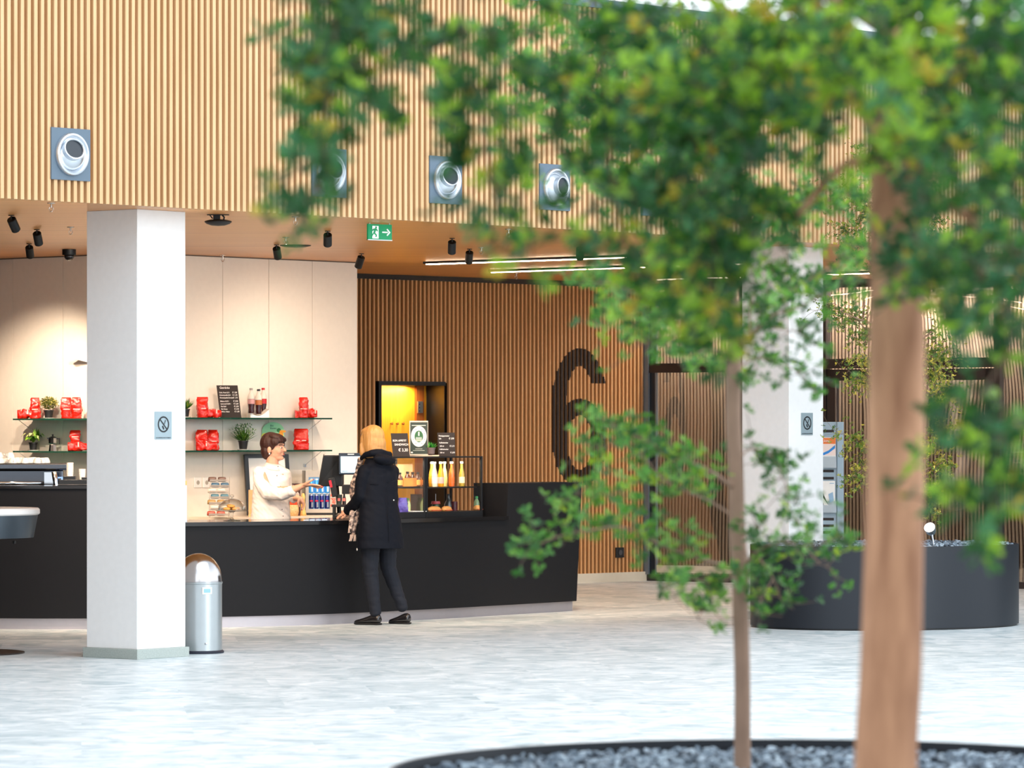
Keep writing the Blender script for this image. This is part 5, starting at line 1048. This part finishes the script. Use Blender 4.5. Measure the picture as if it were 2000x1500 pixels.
# ================================================================ planters and slate
M_plant = mat('planter_steel', (22,27,35), .4, .1)
M_slate = [mat('slate_blue', (112,126,140), .55), mat('slate_light', (158,172,184), .5), mat('slate_dark', (58,68,80), .6)]
def ellipse(cx, cy, a, b, ang, n_=96): return [(cx+a*math.cos(t_)*math.cos(ang)-b*math.sin(t_)*math.sin(ang), cy+a*math.cos(t_)*math.sin(ang)+b*math.sin(t_)*math.cos(ang)) for t_ in [2*math.pi*i/n_ for i in range(n_)]]
def planter(c, a, b, ang, H, zsoil, label, nch, csz, seed, vis=None, slabel=''):
    t = empty('round_planter', (c[0], c[1], 0), 0, label, 'planter')
    m = MB(); n_ = 120; O = ellipse(0,0,a,b,ang,n_); I = ellipse(0,0,a-.014,b-.014,ang,n_); Pl = ellipse(0,0,a-.02,b-.02,ang,n_)
    vs = [(x,y,.015) for x,y in O]+[(x,y,H) for x,y in O]+[(x,y,H) for x,y in I]+[(x,y,zsoil-.05) for x,y in I]
    m.add(vs, [(k*n_+i, k*n_+(i+1)%n_, (k+1)*n_+(i+1)%n_, (k+1)*n_+i) for k in range(3) for i in range(n_)]); m.build('planter_wall', M_plant, t, smooth='auto')
    m = MB(); m.prism(Pl, 0, .02); m.build('shadow_gap_base', M_black, t)
    m = MB(); m.prism([(x*.985,y*.985) for x,y in I], zsoil-.03, zsoil-.012); m.build('soil', mat('dark_soil', (26,26,28), .9), t)
    r = random.Random(seed); m = MB()
    for i in range(nch):
        for _ in range(20):
            rr = r.random()**.5; th = r.random()*6.283; x = rr*(a-.05)*math.cos(th); y = rr*(b-.05)*math.sin(th); px, py = x*math.cos(ang)-y*math.sin(ang), x*math.sin(ang)+y*math.cos(ang)
            if vis is None or vis(px, py): break
        s_ = csz*r.uniform(.55,1.25); el = r.uniform(.45,.9); n2 = r.choice((5,6,7)); th_ = csz*r.uniform(.12,.25)
        m.M = Matrix.Translation((px, py, zsoil+r.uniform(-.006,.012))) @ Matrix.Rotation(r.random()*6.28, 4, 'Z') @ Matrix.Rotation(r.gauss(0,.35), 4, 'X') @ Matrix.Rotation(r.gauss(0,.35), 4, 'Y')
        ring = [(s_*.5*math.cos(6.283*k/n2+r.uniform(-.3,.3))*r.uniform(.75,1), s_*.5*el*math.sin(6.283*k/n2+r.uniform(-.3,.3))*r.uniform(.75,1)) for k in range(n2)]
        m.add([(x_,y_,0) for x_,y_ in ring]+[(x_*.86,y_*.86,th_) for x_,y_ in ring], [tuple(range(n2-1,-1,-1)), tuple(range(n2,2*n2))]+[(k,(k+1)%n2,n2+(k+1)%n2,n2+k) for k in range(n2)], r.choice((0,0,1,2)))
    tag(m.build('slate_chips', M_slate, loc=(c[0], c[1], 0)), slabel, 'slate chips', kind='stuff')
    return t
planter((3.11,34.15), 1.18, .9, rot2(25), .681, .668, 'large round black metal planter standing before the glass doors', 2600, .05, 3, None, 'blue grey slate chips filling the planter by the glass doors')
planter((.79,11.52), 1.137, 1.137, 0, .681, .645, 'round black planter in the foreground cut by the bottom frame edge', 4200, .04, 4, lambda x, y: y > -.35, 'blue grey slate chips filling the foreground planter')
# third planter, out of view below, carries the thick tree: only its trunk shows in the frame
# spotlight on a spike in the far planter, and a small box lying there
Yl = 33.75; xl = gx(1817, Yl); t = empty('garden_spotlight', (xl, Yl, .66), 0, 'lit spotlight with warm glow on the slate of the far planter', 'garden light')
m = MB(); m.tube([(.03,0,0),(.02,0,.07),(.012,0,.12)], .008); m.M = Matrix.Translation((0,0,.15)) @ Matrix.Rotation(-.5,4,'Y') @ Matrix.Rotation(.9,4,'X'); m.lathe([(0,-.06),(.03,-.055),(.044,-.02),(.048,.03),(.044,.03),(.04,.0),(0,-.01)], 20); hM = m.M.copy(); m.build('lamp_housing', M_alu, t, smooth='auto')
m = MB(); m.M = hM; m.lathe([(0,.024),(.043,.02)][::-1], 20); m.ell((0,0,.02), (.036,.036,.022)); m.build('lamp_bulb', mat('bulb_glow', (255,220,170), .4, em=(255,222,175), es=14), t, smooth=True)
l = bpy.data.lights.new('garden_beam', 'SPOT'); l.energy = 60; l.color = (1,.82,.5); l.spot_size = 1.6; l.spot_blend = .8; l.shadow_soft_size = .03
o = bpy.data.objects.new('garden_beam', l); COL.objects.link(o); o.parent = t; o.location = (0,-.0,.2); o.rotation_euler = (V((-.12,.12,1))).to_track_quat('-Z','Y').to_euler()
Yb = 34.55; m = MB(); m.M = Matrix.Rotation(.7,4,'Y'); m.box(-.05,.03,-.03,.03,-.025,.035,0); m.box(.03,.04,-.035,.035,-.03,.04,1); m.box(.04,.1,-.006,.006,-.03,-.02,1)
tag(m.build('floodlight', [mat('teal_plastic', (20,130,110), .4), M_black], loc=(gx(1632,Yb), Yb, .73)), 'small teal and black lamp head lying on the slate below the brochure rack', 'garden light')
# ================================================================ trees
M_bark_n = wood('red_brown_bark', (140,92,64), (214,160,122), 0, rough=.8, sc=2.2, s=(9,9,1.6))
M_bark_t = mat('grey_brown_bark', (150,120,100), .8, noise_amt=.35, noise_scale=22, stretch=(1,1,.4), bump=.5)
def leafmat(name, c, tr=.35):
    m = bpy.data.materials.new(name); m.use_nodes = True; n = m.node_tree; b = n.nodes['Principled BSDF']; b.inputs['Base Color'].default_value = srgb(c); b.inputs['Roughness'].default_value = .38
    o_ = n.nodes['Material Output']; ms_ = n.nodes.new('ShaderNodeMixShader'); ms_.inputs[0].default_value = tr; tl = n.nodes.new('ShaderNodeBsdfTranslucent'); tl.inputs[0].default_value = srgb((min(255,int(c[0]*1.25)+12), min(255,int(c[1]*1.15)+10), int(c[2]*.7)))
    nz_ = n.nodes.new('ShaderNodeTexNoise'); nz_.inputs['Scale'].default_value = 9; mx_ = n.nodes.new('ShaderNodeMix'); mx_.data_type = 'RGBA'; tc_ = n.nodes.new('ShaderNodeTexCoord'); mx_.inputs[6].default_value = srgb(tuple(x*.8 for x in c)); mx_.inputs[7].default_value = srgb(tuple(min(255,x*1.15) for x in c))
    n.links.new(tc_.outputs['Object'], nz_.inputs['Vector']); n.links.new(nz_.outputs['Fac'], mx_.inputs[0]); n.links.new(mx_.outputs[2], b.inputs['Base Color'])
    n.links.new(b.outputs[0], ms_.inputs[1]); n.links.new(tl.outputs[0], ms_.inputs[2]); n.links.new(ms_.outputs[0], o_.inputs[0]); return m
LF_NEAR = [leafmat('leaf_deep_green', (34,82,46)), leafmat('leaf_forest', (50,104,42)), leafmat('leaf_bluish', (68,126,90)), leafmat('leaf_bright', (138,182,60)), leafmat('leaf_yellowing', (172,158,56))]
LF_MID = [leafmat('leaf_fresh', (78,138,62)), leafmat('leaf_fresh_dark', (50,104,52)), leafmat('leaf_soft', (112,166,88)), leafmat('leaf_lime', (140,176,60)), leafmat('leaf_fresh_deep', (42,90,52))]
LF_FAR = [leafmat('leaf_small_green', (98,130,50)), leafmat('leaf_small_dark', (64,98,40)), leafmat('leaf_small_gold', (188,178,82)), leafmat('leaf_small_olive', (134,140,52)), leafmat('leaf_small_pale', (160,165,80))]
def rosette(m, p, ax, size, n_, r, wts):
    ax = ax.normalized(); a_ = ax.orthogonal().normalized(); b_ = ax.cross(a_); mi = r.choices(range(5), wts)[0]; off = r.random()*6.28
    for i in range(n_):
        th = off+6.283*i/n_+r.uniform(-.3,.3); el = r.uniform(.1,.9); L = size*r.uniform(.65,1.15); W = L*r.uniform(.24,.3)
        d = ((a_*math.cos(th)+b_*math.sin(th))*math.cos(el)+ax*math.sin(el)); s_ = d.cross(ax).normalized()*W; nn = s_.cross(d).normalized()
        m_ = p+d*L*.55; t_ = p+d*L-nn*L*.06
        m.add([p, m_-nn*W*.25, t_, p+d*L*.42+s_*.62, p+d*L*.8+s_*.9, p+d*L*.42-s_*.62, p+d*L*.8-s_*.9], [(0,1,3),(0,5,1),(3,1,2,4),(1,5,6,2)], mi if r.random() < .8 else r.choices(range(5), wts)[0])
def twig(m, tw, p, d, L, nr, size, r, wts, thick=.0022, droop=.5):
    pts = [p]; d = d.normalized(); n_ = max(2, nr)
    for i in range(n_):
        d = (d+V((r.gauss(0,.3), r.gauss(0,.3), r.gauss(0,.3)-droop*.25))).normalized(); q = pts[-1]+d*L/n_; pts.append(q)
        rosette(m, q+V((r.gauss(0,1),r.gauss(0,1),r.gauss(0,1)))*L*.07, (V((r.gauss(0,.6), r.gauss(0,.6), .7)))+d*.4, size, r.choice((5,6,7)), r, wts)
    tw.tube(pts, [thick*(1-.6*i/len(pts)) for i in range(len(pts))], 5)
def pt(u, v, Y): return V((gx(u,Y), Y, gz(v,Y)))
def limbs(m, chains, seg=10):
    for ch in chains: m.tube([pt(u,v,Y) for u,v,Y,w_ in ch], [w_ for u,v,Y,w_ in ch], seg)
def smoothch(ch, n=5):
    P_ = [V(c_) for c_ in [(c[0],c[1],c[2]) for c in ch]]; out = []; W_ = [c[3] for c in ch]
    P_ = [2*P_[0]-P_[1]]+P_+[2*P_[-1]-P_[-2]]
    for i in range(1, len(P_)-2):
        for k_ in range(n):
            t_ = k_/n; a, b, c_, d = P_[i-1:i+3]; q = .5*((2*b)+(c_-a)*t_+(2*a-5*b+4*c_-d)*t_*t_+(3*b-a-3*c_+d)*t_**3); out.append((q.x,q.y,q.z,W_[i-1]+(W_[i]-W_[i-1])*t_))
    return out+[(P_[-2].x,P_[-2].y,P_[-2].z,W_[-1])]
# ---- thick near tree
YN = 8.0; BX = gx(1733, YN)
t = empty('thick_tree', (BX, YN, 0), 0, 'thick reddish brown tree trunk in the right foreground with dense leaves hanging from the top', 'tree')
OFF = Matrix.Translation((-BX, -YN, 0))
m = MB(); m.M = OFF
tr_ = smoothch([(1733,2470,8,.075),(1731,1900,8,.068),(1730,1500,8,.0615),(1740,1300,8,.0605),(1747,1000,8,.0575),(1752,700,8,.055),(1750,450,8,.053),(1746,320,8,.045),(1738,200,8,.03),(1736,40,8,.024),(1725,-140,8,.018)])
limbs(m, [tr_], 24)
limbs(m, [smoothch([(1755,430,8,.04),(1790,340,7.9,.022),(1840,200,7.7,.016),(1920,60,7.5,.01),(1960,-90,7.4,.008)]), smoothch([(1745,330,8,.018),(1690,220,8.1,.016),(1610,150,8.3,.012),(1480,60,8.4,.009),(1330,-40,8.4,.007)]), smoothch([(1738,60,8,.018),(1560,-30,7.6,.012),(1200,-90,7.1,.01),(850,-110,6.9,.008),(640,-60,6.8,.006)]), smoothch([(1745,290,8,.012),(1640,330,8,.008),(1560,420,7.9,.006)]), smoothch([(1770,390,8,.02),(1860,400,7.8,.012),(1960,480,7.6,.008),(2060,520,7.5,.006)])], 10)
m.build('trunk', M_bark_n, t, smooth=True)
r = random.Random(21); m = MB(); m.M = OFF; tw = MB(); tw.M = OFF
def blob(u, v, ru, rv, n_, Y0, Y1, wts, L=.10, size=.034, gaps=()):
    for i in range(max(1, round(n_*(.32 if v > 660 and u > 1800 else .23 if 740 < u < 1320 else .45 if u < 1330 else .54)))):
        for _ in range(30):
            a_ = r.random()*6.283; q = r.random()**.5; uu, vv = u+ru*q*math.cos(a_), v+rv*q*math.sin(a_)
            if not any(((uu-g[0])/g[2])**2+((vv-g[1])/g[3])**2 < 1 for g in gaps): break
        else: continue
        twig(m, tw, pt(uu, vv, r.uniform(Y0, Y1)), V((r.gauss(0,1), r.gauss(0,1), r.gauss(-.3,.6))), L*r.uniform(.6,1.2), r.choice((3,4,5)), size, r, wts)
DK = (6,4,2.5,1.6,.5); YG = (3,3,1,4,1.4); BR = (2,3,2,7,1)
GP = [(1640,385,85,100),(1575,450,75,45),(1690,290,36,70),(1130,250,26,60),(1082,366,38,48),(1282,385,30,40),(869,352,46,58),(648,345,16,34),(760,330,60,60),(1665,345,52,100),(1625,425,65,48),(1865,420,42,90),(1490,360,22,40)]
for b in [(650,60,62,90,46,6.6,7.3,DK),(640,170,42,80,34,6.6,7.3,DK),(628,280,34,50,16,6.6,7.3,DK),(612,360,22,60,9,6.6,7.2,DK),(680,120,50,60,16,6.7,7.4,DK),(590,410,18,12,3,6.6,6.8,BR),(700,20,60,40,16,6.7,7.3,DK),
 (755,155,28,26,6,6.8,7.3,YG),(770,40,55,30,8,6.8,7.6,DK),(805,190,22,18,4,6.8,7.2,DK),(848,60,34,60,12,7,7.6,DK),(862,170,24,50,9,7,7.6,DK),(868,240,24,20,2,7,7.6,YG),(905,80,44,90,28,7,7.7,DK),(925,190,34,50,16,7,7.7,YG),
 (950,235,40,60,18,7,7.7,DK),(935,330,24,70,12,6.9,7.6,DK),(975,400,34,45,12,7,7.6,DK),(1035,435,24,24,8,7,7.4,BR),(1010,130,44,100,14,7,7.7,DK),(1000,30,90,50,26,7,7.8,DK),(965,300,40,50,9,7,7.7,DK),(1040,260,30,90,9,7,7.7,DK),(1045,350,34,60,9,7,7.7,DK),
 (1110,90,70,100,22,7.2,8,DK),(1150,300,70,100,26,7.2,8,DK),(1090,320,40,60,9,7.2,8,YG),(1200,420,80,80,30,7.2,8,DK),(1160,200,70,70,18,7.2,8,YG),(1215,60,90,90,34,7.2,8,DK),(1240,200,80,100,36,7.2,8,DK),(1290,300,80,100,40,7.3,8.1,DK),(1270,440,80,60,26,7.3,8.2,DK),(1245,520,70,40,12,7.3,8.2,BR),(1370,560,60,80,36,7.4,8.4,YG),(1395,640,46,60,14,7.4,8.4,YG),(1330,470,70,60,24,7.4,8.4,DK),(1280,600,55,40,9,7.4,8.2,BR),
 (1350,130,130,140,100,7,8.6,DK),(1420,100,130,110,70,7,8.6,BR),(1400,330,110,130,80,7.2,8.6,DK),(1480,230,90,130,60,7,8.6,DK),(1550,100,120,110,80,7,8.6,BR),(1600,180,110,70,36,7,8.6,YG),(1440,460,80,70,30,7.4,8.6,DK),(1540,440,40,60,6,7.4,8.4,DK),
 (1700,60,120,80,56,6.8,7.6,BR),(1850,80,150,120,110,6.6,8.6,DK),(1960,160,70,170,70,6.4,8.6,DK),(1800,200,70,70,30,6.6,7.8,BR),(1880,260,100,100,40,6.6,8.6,DK),(1960,380,60,110,44,6.6,8.4,DK),(1820,360,50,60,14,6.8,7.8,DK),(1860,500,80,70,38,6.8,8.4,DK),(1945,520,70,60,30,6.6,8.4,DK),(1830,440,50,50,10,6.8,7.8,DK),(1960,600,50,50,18,6.6,7.8,DK),(1850,575,50,30,9,6.8,7.8,YG),(1790,470,16,16,3,6.8,7.2,DK),
 (1985,690,26,70,12,6.6,7.4,DK),(1905,780,40,40,9,6.6,7.2,DK),(1960,800,40,50,11,6.6,7.2,YG),(1900,880,50,50,10,6.6,7.2,DK),(1950,900,45,60,14,6.6,7.2,DK),(1910,985,55,22,8,6.6,7.1,DK),(1970,970,34,40,9,6.6,7.2,DK),(1850,945,22,16,4,6.6,7.0,DK),(1885,1000,36,14,4,6.6,7.0,DK)]:
    blob(*b, gaps=GP)
print('near rosette verts', len(m.v))
m.build('foliage', LF_NEAR, t); 
for ch in [[(640,-40,6.8),(655,60,6.9),(640,200,6.9),(615,380,6.8)],[(900,-40,7),(905,90,7.2),(940,230,7.2),(975,400,7.2),(1035,440,7.2)],[(1150,-40,7.4),(1180,150,7.5),(1200,400,7.6),(1250,520,7.7)],[(1400,-40,7.8),(1390,250,7.9),(1370,560,7.9),(1395,660,7.9)],[(1990,520,7.2),(1965,700,7),(1950,900,6.9),(1890,1000,6.9)],[(760,-20,7),(755,150,7)],[(1960,700,7),(1910,780,6.9)]]:
    c2 = smoothch([c_+(.003,) for c_ in ch], 4); tw.tube([pt(u,v,Y) for u,v,Y,_ in c2], [w_ for *_,w_ in c2], 6)
TWG = tw.build('twigs', mat('twig_brown', (92,68,50), .8), t); TWG['kind'] = 'stuff'
# planter that carries it, below the frame
planter((BX+.05, YN-.35), 1.0, 1.0, 0, .681, .645, 'round black planter carrying the thick tree, below the frame', 60, .04, 9, None, 'slate chips in the planter of the thick tree')
# ---- slender tree in the foreground planter
YT = 11.85; BX = gx(1450, YT); t = empty('slender_tree', (BX, YT, .6), 0, 'slender tree with layered fresh green twigs growing from the foreground planter', 'tree')
OFF = Matrix.Translation((-BX, -YT, -.6)); m = MB(); m.M = OFF
w_ = lambda px: px*.5/FPX*YT
limbs(m, [smoothch([(1453,1545,YT,w_(36)),(1450,1480,YT,w_(33)),(1450,1330,YT,w_(31)),(1447,1200,YT,w_(31)),(1446,1120,YT,w_(34)),(1440,1040,YT,w_(32)),(1438,940,YT,w_(30)),(1432,820,YT,w_(30)),(1434,720,YT,w_(30)),(1437,650,YT,w_(26)),(1430,560,YT,w_(22)),(1415,420,YT,w_(17)),(1380,260,YT,w_(13)),(1340,100,YT,w_(9)),(1320,-60,YT,w_(6))])], 16)
BRN = [([(1436,955),(1395,925),(1355,905),(1310,890),(1270,865),(1225,845),(1165,812)],-.15,9), ([(1436,1010),(1380,975),(1340,960),(1290,930),(1245,880),(1200,870),(1155,880)],.1,5),
 ([(1440,1115),(1380,1095),(1330,1080),(1270,1055),(1215,1030),(1160,1035),(1100,1045),(1045,1065)],-.2,8), ([(1300,1070),(1240,1020),(1200,975),(1150,960),(1115,975)],-.1,3),
 ([(1447,1120),(1475,1080),(1520,1060),(1570,1065),(1610,1060),(1655,1045)],-.2,7), ([(1480,1085),(1510,1130),(1525,1170),(1550,1190)],-.25,4), ([(1510,1130),(1485,1175),(1475,1200)],-.25,3), ([(1570,1065),(1600,1100),(1625,1110)],-.2,3),
 ([(1438,905),(1460,880),(1490,880),(1515,900),(1535,945),(1555,985)],.15,4), ([(1535,945),(1545,1000),(1580,1040)],.15,3), ([(1445,1050),(1470,1035),(1500,1020)],.1,3),
 ([(1437,690),(1465,655),(1510,615),(1545,570),(1590,540),(1660,500)],.15,10), ([(1545,570),(1540,530),(1530,480)],.15,4), ([(1465,655),(1465,600),(1475,560),(1470,520)],.1,4), ([(1510,615),(1560,600),(1620,570),(1680,550)],.2,4), ([(1440,720),(1480,700),(1540,715),(1580,750),(1605,770)],.1,4),([(1438,760),(1455,730),(1475,712)],.1,3),([(1510,640),(1560,650),(1600,680)],.1,3),
 ([(1430,640),(1380,610),(1320,600),(1260,585),(1200,555),(1130,555)],-.2,8), ([(1320,600),(1250,610),(1190,625),(1160,640)],-.2,3),([(1432,700),(1390,680),(1350,690),(1280,670),(1240,675)],-.15,4),([(1432,720),(1400,700),(1370,712)],-.1,3),([(1440,1118),(1400,1140),(1340,1130),(1290,1150)],-.25,4),([(1400,1120),(1375,1180),(1362,1212)],-.2,3),
 ([(1412,400),(1340,330),(1270,270),(1180,210),(1080,150)],.3,7),([(1400,330),(1420,250),(1470,170),(1520,60)],.2,7),([(1370,230),(1280,170),(1180,90),(1100,30)],.3,6),([(1340,100),(1270,60),(1190,10)],.2,5),([(1425,520),(1490,440),(1580,400),(1660,380)],.2,6),([(1420,460),(1370,400),(1260,370),(1170,330)],.2,6)]
r = random.Random(33); fm = MB(); fm.M = OFF; tw = MB(); tw.M = OFF
def at_ch(ch, s_):
    k_ = min(len(ch)-2, int(s_*(len(ch)-1))); f_ = s_*(len(ch)-1)-k_; return [ch[k_][j]+(ch[k_+1][j]-ch[k_][j])*f_ for j in range(3)]
MW = (6,3,4,2,1)
for bi, (pl_, dy, w0) in enumerate(BRN):
    n_ = len(pl_); ch = smoothch([(u, v, YT+dy*min(1, i/2)+.25*(i/(n_-1))*(1 if bi % 2 else -1), w_(w0*(1-.75*i/(n_-1)))) for i, (u, v) in enumerate(pl_)], 4); limbs(m, [ch], 7)
    Lpx = sum(math.dist(pl_[i], pl_[i+1]) for i in range(n_-1)); up = pl_[-1][1] < 420; cnt = int(Lpx/(8 if not up else 7))
    for i in range(cnt):
        s_ = .22+.78*r.random() if not up else .1+.9*r.random(); a_ = at_ch(ch, s_); p = pt(a_[0], a_[1], a_[2]); right = pl_[-1][0] > 1450 and not up
        twig(fm, tw, p, V((r.gauss(0,1), r.gauss(0,1.2), r.gauss(.2,.45))), r.uniform(.05,.13)*(1.0 if not up else 1.7), r.choice((1,2,3) if not up else (3,4,5)), .024 if right else .027, r, (4,5,1,1,4) if right else MW, .0014, .1)
for (u, v, ru, rv, n_) in [(1120,170,110,130,64),(1230,130,110,110,60),(1180,300,110,90,34),(1480,100,90,110,30),(1330,330,90,90,20),(1560,400,90,40,16),(1300,590,90,60,12),(1060,60,60,60,14),(1500,520,40,40,8),(1640,480,70,40,10)]:
    for i in range(n_):
        a_ = r.random()*6.283; q = r.random()**.5; twig(fm, tw, pt(u+ru*q*math.cos(a_), v+rv*q*math.sin(a_), YT+r.uniform(-.4,.9)), V((r.gauss(0,1), r.gauss(0,1), r.gauss(0,.6))), .13, 4, .025, r, MW, .0013, .1)
m.build('trunk', M_bark_t, t, smooth=True); fm.build('foliage', LF_MID, t); tag(tw.build('twigs', mat('twig_grey', (120,98,80), .8), t), kind='stuff')
# ---- far tree in the back planter
YF = 34.3; BX = gx(1748, YF); t = empty('small_leaved_tree', (BX, YF, .64), 0, 'sharp small-leaved tree in the far planter, partly hidden by the thick trunk', 'tree')
OFF = Matrix.Translation((-BX, -YF, -.64)); m = MB(); m.M = OFF; wf = lambda px: px*.5/FPX*YF
limbs(m, [smoothch([(1748,1075,YF,wf(20)),(1750,900,YF,wf(18)),(1745,700,YF,wf(15)),(1752,500,YF,wf(11)),(1745,330,YF,wf(7)),(1750,200,YF,wf(4))])], 12)
r = random.Random(8); fm = MB(); fm.M = OFF; tw = MB(); tw.M = OFF
FB = []
for (u0_, v0_, u1_, v1_) in [(1748,600,1640,430),(1748,560,1670,350),(1748,640,1610,590),(1748,700,1660,610),(1748,780,1670,740),(1748,880,1655,850),(1748,900,1665,930),(1750,700,1875,600),(1750,720,1860,680),(1750,640,1840,520),(1750,820,1865,760),(1750,860,1865,830),(1750,930,1850,900),(1750,560,1830,420),(1748,480,1625,350),(1748,420,1690,300),(1750,400,1820,330),(1750,980,1820,960),(1748,740,1680,690),(1750,760,1840,720)]:
    dy = r.uniform(-.55,.12); ch = smoothch([(u0_,v0_,YF,wf(5)),((u0_+u1_)/2,(v0_+v1_)/2-r.uniform(-10,14),YF+dy*.6,wf(3)),(u1_,v1_,YF+dy,wf(1.5))], 4); limbs(m, [ch], 6)
    for i in range(36):
        s_ = .3+.7*r.random()**.8; a_ = at_ch(ch, s_); twig(fm, tw, pt(a_[0],a_[1],a_[2]), V((r.gauss(0,1), r.gauss(0,1), r.gauss(-.1,.8))), r.uniform(.12,.3), r.choice((4,5,6)), .026, r, (4,3,3,4,2) if v1_ > 620 else (6,5,.5,2,1), .0016, .35)
m.build('trunk', M_bark_t, t, smooth=True); fm.build('foliage', LF_FAR, t); tag(tw.build('twigs', mat('twig_grey', (120,98,80), .8), t), kind='stuff')
